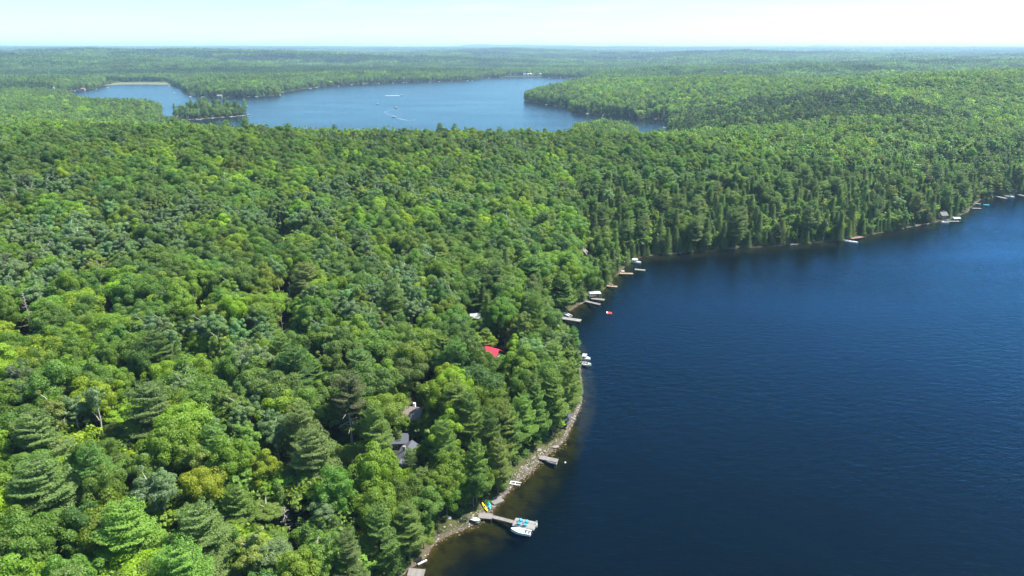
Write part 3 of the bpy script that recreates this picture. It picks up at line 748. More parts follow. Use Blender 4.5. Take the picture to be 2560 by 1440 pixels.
X, Y, Z, D = np.concatenate([X, Xs]), np.concatenate([Y, Ys]), np.concatenate([Z, Zs]), np.concatenate([D, Ds])
n = len(X); r = np.hypot(X, Y)
u, v, _ = project(X, Y, Z + 12)
n1 = fbm(X, Y, 90, 61); n2 = fbm(X, Y, 60, 71, 2); n3 = fbm(X, Y, 240, 81, 2); n4 = fbm(X, Y, 46, 91, 2)
pc = 0.035 + 0.72 * np.exp(-D / 22) + 0.6 * np.clip(n1 - 0.62, 0, 1)
pc = np.where((X > 40) & (Y > 360) & (Y < 760) & (D < 170), np.maximum(pc, 0.93 * np.exp(-np.maximum(D - 60, 0) / 50)), pc)
pc = np.where((X < -20) & (r < 230), np.maximum(pc, 0.10), pc)
pc = np.where((r < 330) & (D < 45) & (X > -70), np.maximum(pc, 0.5), pc)
pc = np.where((X > 170) & (X < 560) & (Y > 820) & (Y < 1180), np.maximum(pc, 0.85), pc)
pc = np.where((X > 300) & (Y > 560) & (Y < 900), np.maximum(pc, 0.55), pc)
pc = np.where((r > 1000) & (D < 90), np.maximum(pc, 0.55), pc)
pc = np.where((r > 640) & (r < 820) & (X < 200), np.maximum(pc, 0.16), pc)
con = rng.random(n) < pc
pp = np.clip(0.06 + 1.9 * np.clip(n2 - 0.52, 0, 1), 0, 0.8)
for a_, b_ in ((150, 620), (60, 600), (250, 640), (455, 550), (750, 560), (900, 480), (40, 700), (1080, 500), (520, 840)):
    hq = on_ground(a_, b_, 12); pp = np.where(np.hypot(X - hq[0], Y - hq[1]) < 17 + 9 * n4, 0.85, pp)
pop = ~con & (rng.random(n) < pp)
narrow = rng.random(n)
kinds = np.where(con, np.where(narrow < np.where((X > 40) & (Y > 330) & (D < 110), 0.22, 0.60), 'pine_tree', np.where(narrow < np.where((X > 40) & (Y > 330), 0.5, 0.8), 'cedar_tree', 'spruce_tree')), np.where(pop, 'poplar_tree', 'broadleaf_tree'))
q = rng.random(n) + 0.9 * (n4 - 0.5)
colb = np.select([q < 0.10, q < 0.42, q < 0.76, q < 0.90], ['bright yellow-green', 'fresh green', 'mid green', 'dark green'], 'olive green')
colb = np.where((X > 40) & (Y > 340) & (Y < 760) & ((D < 60) | (q < 0.10)) & (q < 0.42), 'mid green', colb)
colb = np.where((n3 > 0.60) & (colb == 'dark green') & (q < 0.8), 'fresh green', colb)
qc = rng.random(n)
colc = np.select([qc < 0.25, qc < 0.7, qc < 0.85], ['bluish green', 'deep green', 'dark green'], 'light green')
colc = np.where((kinds == 'cedar_tree') & (qc < 0.45), 'olive green', colc)
colp = np.where(rng.random(n) < 0.75, 'pale grey-green', 'light green')
cols = np.where(con, colc, np.where(pop, colp, colb))
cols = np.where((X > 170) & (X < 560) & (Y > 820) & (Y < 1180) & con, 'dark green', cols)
shade = (0.80 + 0.40 * fbm(X, Y, 95, 151, 2)) * np.where((X > 170) & (X < 560) & (Y > 820) & (Y < 1180) & con, 0.55, 1.0) * np.where((X > 40) & (Y > 340) & (Y < 660) & (D < 70) & con, 0.80, 1.0)  # valley conifers' slope shade and self-shadow painted into tint; right-shore ones darker too
sc = np.where(con, rng.uniform(0.62, 0.96, n), rng.uniform(0.88, 1.08, n))
sc = np.where((D < 8) & (r < 260), sc * 0.78, sc)
row = np.arange(n) >= n - NROW
sc = np.where(row, sc * rng.uniform(0.45, 0.8, n), sc)
KH = {k: np.mean([p_['H'] for p_ in PROTO[k]]) for k in PROTO}; KR = {k: np.mean([p_['R'] for p_ in PROTO[k]]) for k in PROTO}
Hh = np.array([KH[k] for k in kinds]) * sc; Rr = np.array([KR[k] for k in kinds]) * sc
onisl = sdf(ISL, X, Y) < 0
low_ = onisl & (rng.random(n) < 0.8)
Hh = np.where(low_, Hh * rng.uniform(0.45, 0.8, n), np.where(onisl, Hh * 1.25, Hh)); Rr = np.where(onisl, Rr * 0.8, Rr); sc = np.where(onisl, sc * 0.8, sc)
keep = np.ones(n, bool)
bad = blocked(X, Y, Z, Hh, Rr)
for fct in (0.55, 0.33):                                        # young trees where a grown one would hide what shows
    Hh = np.where(bad, Hh * fct / (1 if fct == 0.55 else 0.55), Hh); Rr = np.where(bad, Rr * (0.7 if fct == 0.55 else 0.65), Rr); sc = np.where(bad, sc * (0.7 if fct == 0.55 else 0.65), sc)
    bad = blocked(X, Y, Z, Hh, Rr)
keep &= ~bad
for key, rad in (('grey', 5.0), ('brown', 6.2), ('red', 4.5), ('white', 3.4), ('clearing', 3.2), ('boathouse', 4), ('grey2', 5), ('shore_cottage', 6), ('shelter', 4)):
    hq = HOUSES[key]; keep &= np.hypot(X - hq[0], Y - hq[1]) > rad
for key, lat in (('brown', 5.0), ('red', 4.0), ('white', 1.5), ('grey', 5.0)):
    hq = HOUSES[key]; sx_, sy_ = math.sin(SUN_AZ), math.cos(SUN_AZ)
    al = (X - hq[0]) * sx_ + (Y - hq[1]) * sy_; ac = np.abs((X - hq[0]) * sy_ - (Y - hq[1]) * sx_)
    cap_ = np.where((al > 0) & (al < 20) & (ac < lat + Rr * 0.5), 2.0 + 1.25 * al, 99)
    keep &= ~(cap_ < Hh * 0.45); Hh = np.minimum(Hh, cap_)
for hq in SNAGQ: keep &= np.hypot(X - hq[0], Y - hq[1]) > 2.2
for t in TREES:
    pr = PROTO[t['kind']][t['var']]
    rad = pr['R'] * t['rs'] * 0.80
    near = np.hypot(X - t['x'], Y - t['y']) < rad + Rr * 0.35
    keep &= ~near
    # and nothing taller may stand right in front of it
    dirx, diry = -t['x'], -t['y']; L0 = math.hypot(dirx, diry); dirx /= L0; diry /= L0
    al = (X - t['x']) * dirx + (Y - t['y']) * diry; ac = np.abs((X - t['x']) * diry - (Y - t['y']) * dirx)
    tall = (al > 0) & (al < 16) & (ac < rad * 0.7)
    Hh = np.where(tall, np.minimum(Hh, pr['H'] * t['s'] * 0.62), Hh)
trg = np.random.default_rng(5)
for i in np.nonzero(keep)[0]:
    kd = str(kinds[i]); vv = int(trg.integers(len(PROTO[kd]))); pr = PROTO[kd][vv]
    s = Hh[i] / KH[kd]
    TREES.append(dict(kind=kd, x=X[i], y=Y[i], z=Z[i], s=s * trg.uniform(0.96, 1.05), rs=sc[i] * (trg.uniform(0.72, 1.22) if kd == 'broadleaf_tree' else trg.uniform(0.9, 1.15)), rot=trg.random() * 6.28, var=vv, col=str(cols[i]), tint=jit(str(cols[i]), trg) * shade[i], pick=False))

# which of them are objects of their own: those that show largest, up to about 300 of a kind
def in_view(t):
    pr = PROTO[t['kind']][t['var']]
    a, b, dp = project(t['x'], t['y'], t['z'] + 0.7 * pr['H'] * t['s'])
    return dp > 20 and -30 < a < 2590 and b < 1470, float(dp)
for t in TREES:
    ok, dp = in_view(t); t['size'] = (PROTO[t['kind']][t['var']]['H'] * t['s'] / dp) if ok else 0.0
CAP = {'broadleaf_tree': 290, 'pine_tree': 270, 'poplar_tree': 110, 'cedar_tree': 130, 'spruce_tree': 180}
single, rest = [], []
for kd, cap in CAP.items():
    lst = sorted([t for t in TREES if t['kind'] == kd], key=lambda t: -(t['size'] + (9 if t['pick'] and t['size'] > 0 else 0)))
    a = [t for t in lst[:cap] if t['size'] > 0]; single += a
    ids = set(map(id, a)); rest += [t for t in lst if id(t) not in ids]

# ------------------------------------------------------------------ labels for single trees: colour, kind and what they stand beside
LAND = [("the long dock with turquoise chairs", G(1260, 1290)), ("the short grey dock with the dark rowboat", G(1376, 1148)), ("the bottom dock", G(1040, 1430)),
        ("the grey-roofed house", HOUSES['grey']), ("the brown-roofed house", HOUSES['brown']), ("the red-roofed cabin", HOUSES['red']), ("the white-roofed cottage", HOUSES['white']),
        ("the black boathouse", HOUSES['boathouse']), ("the two white boats under the point", G(1463, 908)), ("the long pale dock", G(1428, 798)), ("the twin grey docks", G(1488, 750)),
        ("the tan dock", G(1531, 715)), ("the yellow float", G(1600, 674)), ("the white boat on the far shore", G(2130, 603)), ("the grey shore cottage", HOUSES['shore_cottage'])]
NICE = {'broadleaf_tree': ('broadleaf tree', 'tree'), 'pine_tree': ('pine', 'pine tree'), 'cedar_tree': ('cedar', 'cedar tree'), 'spruce_tree': ('narrow spruce', 'spruce tree'), 'poplar_tree': ('airy poplar', 'poplar tree')}
ORD = ['nearest', 'second nearest', 'third nearest', 'fourth nearest', 'fifth nearest', 'sixth nearest', 'seventh nearest', 'eighth nearest', 'ninth nearest', 'tenth nearest',
       'eleventh nearest', 'twelfth nearest']
ZONES = []
def landmark_of(t):
    best = None
    for nm, p in LAND:
        d = math.hypot(t['x'] - p[0], t['y'] - p[1])
        if best is None or d < best[0]: best = (d, nm, p)
    return best
EXTRA = [("the grey dead conifer", on_ground(70, 790, 8)), ("the broken pale snag", on_ground(253, 710, 9)), ("the tall bare-stemmed poplar", on_ground(247, 1030, 10)),
         ("the yellow-leaved small tree", on_ground(318, 1160, 4)), ("the pine with bare lower limbs", on_ground(885, 1000, 15)), ("the short white stump", on_ground(725, 715, 3)),
         ("the forked white snag", on_ground(705, 560, 5)), ("the big yellow-green maple", on_ground(505, 1225, 9))]
LAND += EXTRA
for nm, a, b in (("the lower left corner", 60, 1400), ("the left edge of the picture", 20, 930), ("the bottom edge of the picture", 640, 1430)):
    LAND.append((nm, on_ground(a, b, 6)))
def set_labels(lst):
    groups = {}
    for t in lst:
        d, nm, p = landmark_of(t)
        ua, va, da = project(t['x'], t['y'], t['z']); ub, vb, db = project(p[0], p[1], p[2] if len(p) > 2 else 0)
        dx, dd = t['x'] - p[0], math.hypot(t['x'], t['y']) - math.hypot(p[0], p[1])
        side = ('right of' if dx > 0 else 'left of') if abs(dx) > abs(dd) else ('behind' if dd > 0 else 'in front of')
        t['lk'] = (t['col'], t['kind'], side, nm); t['ld'] = d
        groups.setdefault(t['lk'], []).append(t)
    for (col, kind, side, nm), g in groups.items():
        g.sort(key=lambda t: t['ld'])
        for i, t in enumerate(g):
            noun, cat = NICE[kind]
            if len(g) == 1: lab = f"{col} {noun} {side} {nm}"
            elif i < len(ORD): lab = f"{ORD[i]} {col} {noun} {side} {nm}"
            else: lab = f"farther {col} {noun} {side} {nm}"
            t['label'] = lab; t['cat'] = cat
set_labels(single)

# ------------------------------------------------------------------ single trees
first = {}
GROUPN = {'broadleaf_tree': 'broadleaf trees of the near wood', 'pine_tree': 'pines of the near wood', 'cedar_tree': 'cedars of the near wood', 'spruce_tree': 'spruces of the near wood', 'poplar_tree': 'poplars of the near wood'}
for t in single:
    pr = PROTO[t['kind']][t['var']]
    key = (t['kind'], t['var'])
    if key not in first:
        e = bpy.data.objects.new(t['kind'], None); C.objects.link(e)
        tr = bpy.data.objects.new("trunk", pr['trunk']); C.objects.link(tr); tr.parent = e
        cr = bpy.data.objects.new("crown", pr['crown']); C.objects.link(cr); cr.parent = e
        first[key] = (e, tr, cr)
    else:
        e0, t0, c0 = first[key]
        e = e0.copy(); C.objects.link(e)
        tr = t0.copy(); C.objects.link(tr); tr.parent = e
        cr = c0.copy(); C.objects.link(cr); cr.parent = e
    e.location = (float(t['x']), float(t['y']), float(t['z'])); e.rotation_euler = (0, 0, float(t['rot'])); e.scale = (float(t['rs']), float(t['rs']), float(t['s']))
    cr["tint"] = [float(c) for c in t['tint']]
    tag(e, t['label'], t['cat'], GROUPN[t['kind']])

# ------------------------------------------------------------------ the rest of the wood, one object per kind of mass
def instance_object(name, pts, rot, scl, tint, idx, label, cat):
    me = bpy.data.meshes.new(name)
    n = len(pts)
    me.vertices.add(n); me.vertices.foreach_set("co", np.asarray(pts, np.float32).ravel())
    def attr(nm, typ, data, fld):
        a = me.attributes.new(nm, typ, 'POINT'); a.data.foreach_set(fld, np.ascontiguousarray(data).ravel())
    rv = np.zeros((n, 3), np.float32); rv[:, 2] = rot
    attr("turn", 'FLOAT_VECTOR', rv, "vector"); attr("size", 'FLOAT_VECTOR', np.asarray(scl, np.float32), "vector")
    attr("tint", 'FLOAT_VECTOR', np.asarray(tint, np.float32), "vector"); attr("which", 'INT', np.asarray(idx, np.int32), "value")
    me.update()
    ob = bpy.data.objects.new(name, me); C.objects.link(ob)
    ng = bpy.data.node_groups.new(name, 'GeometryNodeTree')
    ng.interface.new_socket("Geometry", in_out='INPUT', socket_type='NodeSocketGeometry'); ng.interface.new_socket("Geometry", in_out='OUTPUT', socket_type='NodeSocketGeometry')
    N, L = ng.nodes, ng.links
    gi = N.new("NodeGroupInput"); go = N.new("NodeGroupOutput")
    ip = N.new("GeometryNodeInstanceOnPoints"); ci = N.new("GeometryNodeCollectionInfo")
    ci.inputs["Collection"].default_value = STUFFCOL; ci.inputs["Separate Children"].default_value = True; ci.inputs["Reset Children"].default_value = True
    ip.inputs["Pick Instance"].default_value = True
    def na(nm, typ):
        a = N.new("GeometryNodeInputNamedAttribute"); a.data_type = typ; a.inputs["Name"].default_value = nm; return a.outputs[0]
    L.new(gi.outputs[0], ip.inputs["Points"]); L.new(ci.outputs[0], ip.inputs["Instance"])
    L.new(na("which", 'INT'), ip.inputs["Instance Index"])
    e2r = N.new("FunctionNodeEulerToRotation"); L.new(na("turn", 'FLOAT_VECTOR'), e2r.inputs[0]); L.new(e2r.outputs[0], ip.inputs["Rotation"])
    L.new(na("size", 'FLOAT_VECTOR'), ip.inputs["Scale"])
    L.new(ip.outputs[0], go.inputs[0])
    md = ob.modifiers.new("wood", 'NODES'); md.node_group = ng
    return tag(ob, label, cat, kind='stuff')
SIDX = {}
for i, (kd, lod, H, R) in enumerate(STUFF): SIDX.setdefault((kd, lod), []).append(i)
def mass(name, kset, label):
    lst = [t for t in rest if t['kind'] in kset]
    pts = [(t['x'], t['y'], t['z']) for t in lst]
    idx = [SIDX[(t['kind'], 0 if math.hypot(t['x'], t['y']) < 620 else 1)][t['var']] for t in lst]
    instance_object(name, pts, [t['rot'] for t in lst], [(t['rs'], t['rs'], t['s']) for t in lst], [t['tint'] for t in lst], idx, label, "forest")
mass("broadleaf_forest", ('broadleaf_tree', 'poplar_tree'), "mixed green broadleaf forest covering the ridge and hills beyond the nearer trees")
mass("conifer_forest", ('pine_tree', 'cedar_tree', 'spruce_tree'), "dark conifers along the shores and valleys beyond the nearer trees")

# distant woods in patches
def far_patches():
    out = []
    for r0, r1, step, k, kz in ((2030, 4300, 41, 1.0, 1.0), (4300, 9000, 72, 1.8, 1.25), (9000, 20500, 150, 3.7, 1.7)):
        xs = np.arange(-r1 * 0.72, r1 * 0.72, step); ys = np.arange(r0 * 0.7, r1, step)
        Xg, Yg = np.meshgrid(xs, ys); Xg = Xg.ravel() + rng.uniform(-.3, .3, Xg.size) * step; Yg = Yg.ravel() + rng.uniform(-.3, .3, Yg.size) * step
        rr = np.hypot(Xg, Yg); a = np.abs(np.arctan2(Xg, Yg))
        m_ = (rr > r0) & (rr < r1) & (a < R_(41)); Xg, Yg = Xg[m_], Yg[m_]
        h, d = height(Xg, Yg, True)
        m_ = d > np.where(k == 1.0, 45, 20 * k)
        u_, v_, _ = project(Xg, Yg, h); m_ &= ~((u_ > 262) & (u_ < 428) & (v_ > 202) & (v_ < 213))
        out.append((Xg[m_], Yg[m_], h[m_], np.full(m_.sum(), k), np.full(m_.sum(), kz)))
    return [np.concatenate(c) for c in zip(*out)]
Xf, Yf, Zf, Kf, KZ = far_patches()
nf = len(Xf)
b1 = fbm(Xf, Yf, 260, 101, 3); b2 = fbm(Xf, Yf, 900, 111, 2)
tb = np.array(TINT['mid green'])[None] * (1 - np.clip((b1 - 0.35) * 2.2, 0, 1))[:, None] + np.array(TINT['fresh green'])[None] * np.clip((b1 - 0.35) * 2.2, 0, 1)[:, None]
tb = np.where((fbm(Xf * 0.4, Yf, 420, 117, 2) < 0.42)[:, None], np.array(TINT['dark green'])[None] * 0.8, tb)
tb = tb * rng.uniform(0.55, 1.3, (nf, 1)) * (0.72 + 0.56 * fbm(Xf, Yf, 110, 121, 2))[:, None]
pi_ = np.array(SIDX[('patch', 2)])[rng.integers(0, 4, nf)]
instance_object("distant_forest", np.stack([Xf, Yf, Zf - 1.0 * Kf], 1), rng.uniform(0, 6.28, nf), np.stack([Kf, Kf, KZ * rng.uniform(0.85, 1.2, nf)], 1), tb, pi_,
                "hazy forest rolling away to the skyline beyond the far lake", "forest")
# undergrowth in the gaps and along the banks
def undergrowth():
    m_ = 9000
    a = rng.uniform(R_(-44), R_(44), m_ * 3); rr = np.sqrt(rng.uniform(90 ** 2, 520 ** 2, m_ * 3))
    x, y = rr * np.sin(a), rr * np.cos(a)
    h, d = height(x, y, True)
    k = (d > 1.2) & ((d < 14) | (rng.random(x.shape) < 0.30)) & ~((d < 3) & (rng.random(x.shape) < 0.5))
    s = rng.uniform(0.10, 0.26, x.shape); s = np.where(d < 5, s * 0.6, s)
    u_, v_, _ = project(x, y, h); k &= ~blocked(x, y, h, 10 * s, 4 * s * 1.2) & ~(stony(u_, v_) & (d < 4.5) & (rng.random(len(x)) < 0.9))
    x, y, h, s = x[k][:m_], y[k][:m_], h[k][:m_], s[k][:m_]
    t = np.array([jit(c, rng, 0.15) for c in rng.choice(['mid green', 'mid green', 'dark green', 'dark green', 'olive green'], len(x))])
    ii = np.array(SIDX[('broadleaf_tree', 1)])[rng.integers(0, 5, len(x))]
    zz_ = h - 0.3 * 17 * s
    instance_object("undergrowth", np.stack([x, y, zz_], 1), rng.uniform(0, 6.28, len(x)), np.stack([s * 1.5, s * 1.5, s], 1), t, ii, "low green bushes growing between the trees and on the banks", "undergrowth")
undergrowth()
def middle_storey():
    m_ = 9000
    a = rng.uniform(R_(-46), R_(40), m_); rr = np.sqrt(rng.uniform(85 ** 2, 700 ** 2, m_)); x, y = rr * np.sin(a), rr * np.cos(a)
    h, d = height(x, y, True)
    s = rng.uniform(0.34, 0.62, m_); w = s * rng.uniform(1.1, 1.6, m_)
    u_, v_, _ = project(x, y, h)
    k = (d > 4) & ~blocked(x, y, h, 17 * s, 6.5 * w * 0.9) & ~(stony(u_, v_) & (d < 7))
    for key, rad in (('grey', 8), ('brown', 8), ('red', 6), ('white', 6), ('clearing', 6), ('boathouse', 6), ('grey2', 7), ('shore_cottage', 8), ('shelter', 6)):
        k &= np.hypot(x - HOUSES[key][0], y - HOUSES[key][1]) > rad
    for hq in SNAGQ: k &= np.hypot(x - hq[0], y - hq[1]) > 4
    x, y, h, s, w = x[k], y[k], h[k], s[k], w[k]
    t = np.array([jit(c, rng, 0.12) for c in rng.choice(['fresh green', 'mid green', 'mid green', 'bright yellow-green'], len(x), p=[.4, .25, .25, .1])])
    ii = np.array(SIDX[('broadleaf_tree', 1)])[rng.integers(0, 5, len(x))]
    instance_object("young_forest", np.stack([x, y, h], 1), rng.uniform(0, 6.28, len(x)), np.stack([w, w, s], 1), t, ii, "young broadleaf trees filling the gaps under the taller crowns", "forest")
middle_storey()

#@@OBJECTS
# ------------------------------------------------------------------ docks, boats, chairs
def yaw_len(a, b):
    d = np.asarray(b) - np.asarray(a); return math.atan2(d[1], d[0]), float(math.hypot(d[0], d[1]))
def copy_thing(e, loc, rz, label, group=None):
    r = e.copy(); C.objects.link(r); r.location = tuple(map(float, loc)); r.rotation_euler = (0, 0, rz)
    r["label"] = label
    if group: r["group"] = group
    def kids(src, dst):
        for ch in src.children:
            c = ch.copy(); C.objects.link(c); c.parent = dst; kids(ch, c)
    kids(e, r); return r
def planks(L, W, z, mat, parent, name="deck", step=0.42, x0=0.0, y0=0.0, along=False):
    mb = MB(); n = max(2, int((W if along else L) / step)); st = (W if along else L) / n
    for i in range(n):
        if along: mb.box((x0 + L / 2, y0 - W / 2 + (i + 0.5) * st, z), (L, st - 0.03, 0.09))
        else: mb.box((x0 + (i + 0.5) * st, y0, z), (st - 0.03, W, 0.09))
    return mb.build(name, mat, parent)
def dock(name, label, a, b, W, mat, z=0.55, posts=True, along=False, group=None, edge=None):
    A, B = G(*a, z), G(*b, z)
    rz, L = yaw_len(A, B)
    e = thing(name, label, "dock", (A[0], A[1], 0), rz, group)
    planks(L, W, z, M[mat], e, along=along)
    f = MB()
    for s in (-1, 1): f.box((L / 2, s * (W / 2 - 0.06), z - 0.17), (L - 0.06, 0.1, 0.24))
    for s in (0.08, L - 0.08): f.box((s, 0, z - 0.171), (0.1, W - 0.26, 0.23))
    f.build("frame", M[edge or 'wood_brown'], e)
    if posts:
        k = max(2, int(L / 3) + 1)
        for i in range(k):
            for s in (-1, 1):
                MB().tube([(0.15 + (L - 0.3) * i / (k - 1), s * (W / 2 + 0.07), -1.6), (0.15 + (L - 0.3) * i / (k - 1), s * (W / 2 + 0.07), z + 0.25)], [0.07, 0.07], 6).build("post", M['wood_brown'], e)
    return e, rz, L
def hull_mesh(L, W, H, blunt=0.0):
    mb = MB(); n = 14; rows = []
    for i in range(n + 1):
        t = i / n
        w = W / 2 * (0.88 + 0.12 * min(t / 0.3, 1)) * (1 - max(0, (t - 0.45) / 0.55) ** 2.2 * (1 - blunt)) + 0.015
        h = H * (1 + 0.22 * t * t); kz = -0.18 + 0.35 * max(0, t - 0.7) / 0.3 * H
        x = L * t
        rows.append([(x, w, h), (x, w * 0.82, 0.06 + 0.2 * kz), (x, 0, kz), (x, -w * 0.82, 0.06 + 0.2 * kz), (x, -w, h),
                     (x, -w * 0.82 + 0.0, h - 0.002), (x, -w * 0.72, h * 0.42), (x, w * 0.72, h * 0.42), (x, w * 0.82, h - 0.002)])
    m = len(rows[0]); V = [p_ for r in rows for p_ in r]; F = []
    for i in range(n):
        for k in range(m):
            F.append((i * m + k, i * m + (k + 1) % m, (i + 1) * m + (k + 1) % m, (i + 1) * m + k))
    F.append(tuple(range(m))[::-1]); F.append(tuple(n * m + k for k in range(m)))
    mb.add(V, F); return mb
def boat(label, stern, bow, W, name="motorboat", hullm='white', inner='beige', seats=3, shield=True, motor=True, top=None, group=None, H=0.75, z=0.0, cat="boat", cover=None):
    A, B = G(*stern), G(*bow); rz, L = yaw_len(A, B)
    e = thing(name, label, cat, (A[0], A[1], z), rz, group)
    hull_mesh(L, W, H).build("hull", M[hullm], e)
    d = MB(); nn = 8; vs = []; t0 = 0.62 if seats else 0.45
    for i in range(nn + 1):
        t = t0 + (0.985 - t0) * i / nn
        w = (W / 2 * (1 - max(0, (t - 0.45) / 0.55) ** 2.2) + 0.015) * 0.97; h = H * (1 + 0.22 * t * t) + 0.03
        vs += [(L * t, w, h), (L * t, 0, h + 0.07), (L * t, -w, h)]
    fs = []
    for i in range(nn):
        fs += [(3 * i, 3 * i + 1, 3 * i + 4, 3 * i + 3), (3 * i + 1, 3 * i + 2, 3 * i + 5, 3 * i + 4)]
    d.add(vs, fs).build("foredeck", M[hullm if cover is None else cover], e)
    fl = MB().box((L * 0.32, 0, H * 0.45), (L * 0.60, W * 0.66, 0.05)); fl.build("cockpit_floor", M[inner], e)
    for k in range(seats):
        x = L * (0.10 + 0.17 * k)
        s = MB()
        for sd in ((-1, 1) if k else (0,)):
            ww = W * 0.26 if k else W * 0.6
            s.box((x, sd * W * 0.19, H * 0.62), (0.45, ww, 0.28)); s.box((x - 0.2, sd * W * 0.19, H * 0.95), (0.12, ww, 0.4))
        s.build("seat", M['seat'], e)
    if shield:
        g = MB(); x = L * 0.6
        g.add([(x, -W * 0.36, H), (x, W * 0.36, H), (x - 0.25, W * 0.33, H + 0.45), (x - 0.25, -W * 0.33, H + 0.45),
               (x - 0.04, -W * 0.36, H), (x - 0.04, W * 0.36, H), (x - 0.29, W * 0.33, H + 0.45), (x - 0.29, -W * 0.33, H + 0.45)],
              [(0, 1, 2, 3), (7, 6, 5, 4), (0, 4, 5, 1), (1, 5, 6, 2), (2, 6, 7, 3), (3, 7, 4, 0)]).build("windshield", M['glass'], e)
    if motor:
        MB().box((-0.22, 0, H * 0.95), (0.42, 0.36, 0.5)).box((-0.25, 0, H * 0.3), (0.2, 0.14, 0.9)).build("outboard_motor", M['dark'], e)
    if top:
        cz = H + 1.25
        MB().box((L * 0.38, 0, cz), (L * 0.45, W * 0.92, 0.08)).build("canopy", M[top], e)
        fr = MB()
        for sx in (0.17, 0.59):
            for sy in (-1, 1): fr.tube([(L * sx, sy * W * 0.42, H * 0.9), (L * sx, sy * W * 0.42, cz - 0.04)], [0.03, 0.03], 5)
        fr.build("canopy_frame", M['metal'], e)
    return e
def chair(label, loc, rz, mat, group):
    e = thing("deck_chair", label, "chair", loc, rz, group)
    MB().box((0.0, 0, 0.34), (0.62, 0.6, 0.05), tilt=('Y', 0.12)).build("seat", M[mat], e)
    b = MB()
    for k in range(5): b.box((-0.42, -0.24 + 0.12 * k, 0.74), (0.04, 0.10, 0.92 - 0.05 * abs(k - 2)), tilt=('Y', -0.36))
    b.build("backrest", M[mat], e)
    for s in (-1, 1):
        MB().box((-0.02, s * 0.38, 0.56), (0.78, 0.15, 0.04)).build("armrest", M[mat], e)
        MB().box((0.30, s * 0.36, 0.27), (0.10, 0.06, 0.54)).build("leg", M[mat], e)
        MB().box((-0.34, s * 0.30, 0.2), (0.09, 0.05, 0.42), tilt=('Y', 0.4)).build("leg", M[mat], e)
    return e

# the long dock in front: shore deck, walkway and float
e, rz, L_ = dock("shore_deck", "brown wooden shore deck at the landward end of the long walkway", (1196, 1288), (1231, 1291), 2.3, 'wood_grey', 0.75, along=True)
dock("dock_walkway", "narrow grey wooden walkway leading out to the float with turquoise chairs", (1231, 1291.5), (1284, 1305), 1.25, 'wood_grey', 0.60)
fl, frz, fL = dock("floating_dock", "pale grey float carrying four turquoise chairs at the end of the walkway", (1285, 1304), (1339, 1315), 3.3, 'wood_pale', 0.55, posts=False, along=True, edge='white')
fo = np.array(fl.location)
def on_float(x, y): return (fo[0] + x * math.cos(frz) - y * math.sin(frz), fo[1] + x * math.sin(frz) + y * math.cos(frz), 0.60)
ch = chair("turquoise chair on the float, back row nearer the walkway", on_float(1.75, 0.7), 0.4, 'turquoise', "turquoise chairs on the float")
copy_thing(ch, on_float(1.75, -0.75), 0.15, "turquoise chair on the float, front row nearer the walkway")
copy_thing(ch, on_float(3.45, 0.65), 0.3, "turquoise chair on the float, back row farther from the walkway")
copy_thing(ch, on_float(3.4, -0.75), 0.1, "turquoise chair on the float, front row farther from the walkway")
lad = thing("swim_ladder", "white swim ladder at the outer end of the float with turquoise chairs", "ladder", on_float(fL + 0.1, 0.9), frz)
for s in (-1, 1): MB().tube([(0, s * 0.25, -1.2), (0.05, s * 0.25, 0.75), (-0.25, s * 0.25, 0.75), (-0.3, s * 0.25, 0.0)], [0.035] * 4, 6).build("rail", M['white'], lad)
st = MB()
for k in range(4): st.box((0.02, 0, -1.0 + 0.32 * k), (0.1, 0.48, 0.04))
st.build("rung", M['white'], lad)
boat("white open motorboat moored along the float with turquoise chairs", (1327, 1337.5), (1277, 1327.5), 1.9, hullm='white', inner='white', seats=2, shield=False, H=0.8)
boat("small white rowing boat pulled up on the stones beside the shore deck", (1178, 1304), (1201, 1310), 1.2, name="rowboat", seats=1, shield=False, motor=False, H=0.42, z=0.75, inner='white')
def kayak(label, a, b, mat, W):
    A, B = on_ground(*a, 0.2), on_ground(*b, 0.2); rz, L = yaw_len(A, B)
    e = thing("kayak", label, "kayak", (A[0], A[1], A[2] + 0.15), rz)
    e.rotation_euler = (0, -math.atan2(B[2] - A[2], L), rz)
    mb = MB(); n, m = 14, 10; V = []; F = []
    for i in range(n + 1):
        t = i / n; w = W / 2 * math.sin(math.pi * (0.03 + 0.94 * t)) ** 0.7
        for k in range(m):
            a_ = 2 * math.pi * k / m; V.append((L * t, w * math.cos(a_), 0.2 + 0.17 * math.sin(a_) * (w / (W / 2)) ** 0.5 + 0.12 * abs(2 * t - 1) ** 3))
    for i in range(n):
        for k in range(m): F.append((i * m + k, i * m + (k + 1) % m, (i + 1) * m + (k + 1) % m, (i + 1) * m + k))
    F.append(tuple(range(m))[::-1]); F.append(tuple(n * m + k for k in range(m)))
    mb.add(V, F).build("hull", M[mat], e, smooth=True)
    MB().tube([(L * 0.42, 0, 0.33), (L * 0.46, 0, 0.385), (L * 0.54, 0, 0.385), (L * 0.58, 0, 0.33)], [0.1, 0.19, 0.19, 0.1], 8).build("cockpit", M['dark'], e)
    return e
kayak("yellow kayak lying on the bank behind the shore deck", (1205, 1263), (1219, 1281), 'yellow', 0.75)
kayak("turquoise kayak lying on the bank beside the yellow one", (1220, 1260), (1226, 1279), 'cyan', 0.8)
q = on_ground(1241, 1252, 0.3)
sl = MB(); sl.box((q[0], q[1], q[2] + 0.12), (3.4, 3.0, 0.5), rz=0.6)
tag(sl.build("stone_patio", M['stone']), "grey stone slab patio above the rocks behind the kayaks", "patio")
A, B = G(1275, 1206, 0.5), G(1302, 1210, 0.5); rz, L_ = yaw_len(A, B)
e = thing("bare_dock", "bare white dock frame of two long rails without planks", "dock frame", (A[0], A[1], 0.5), rz)
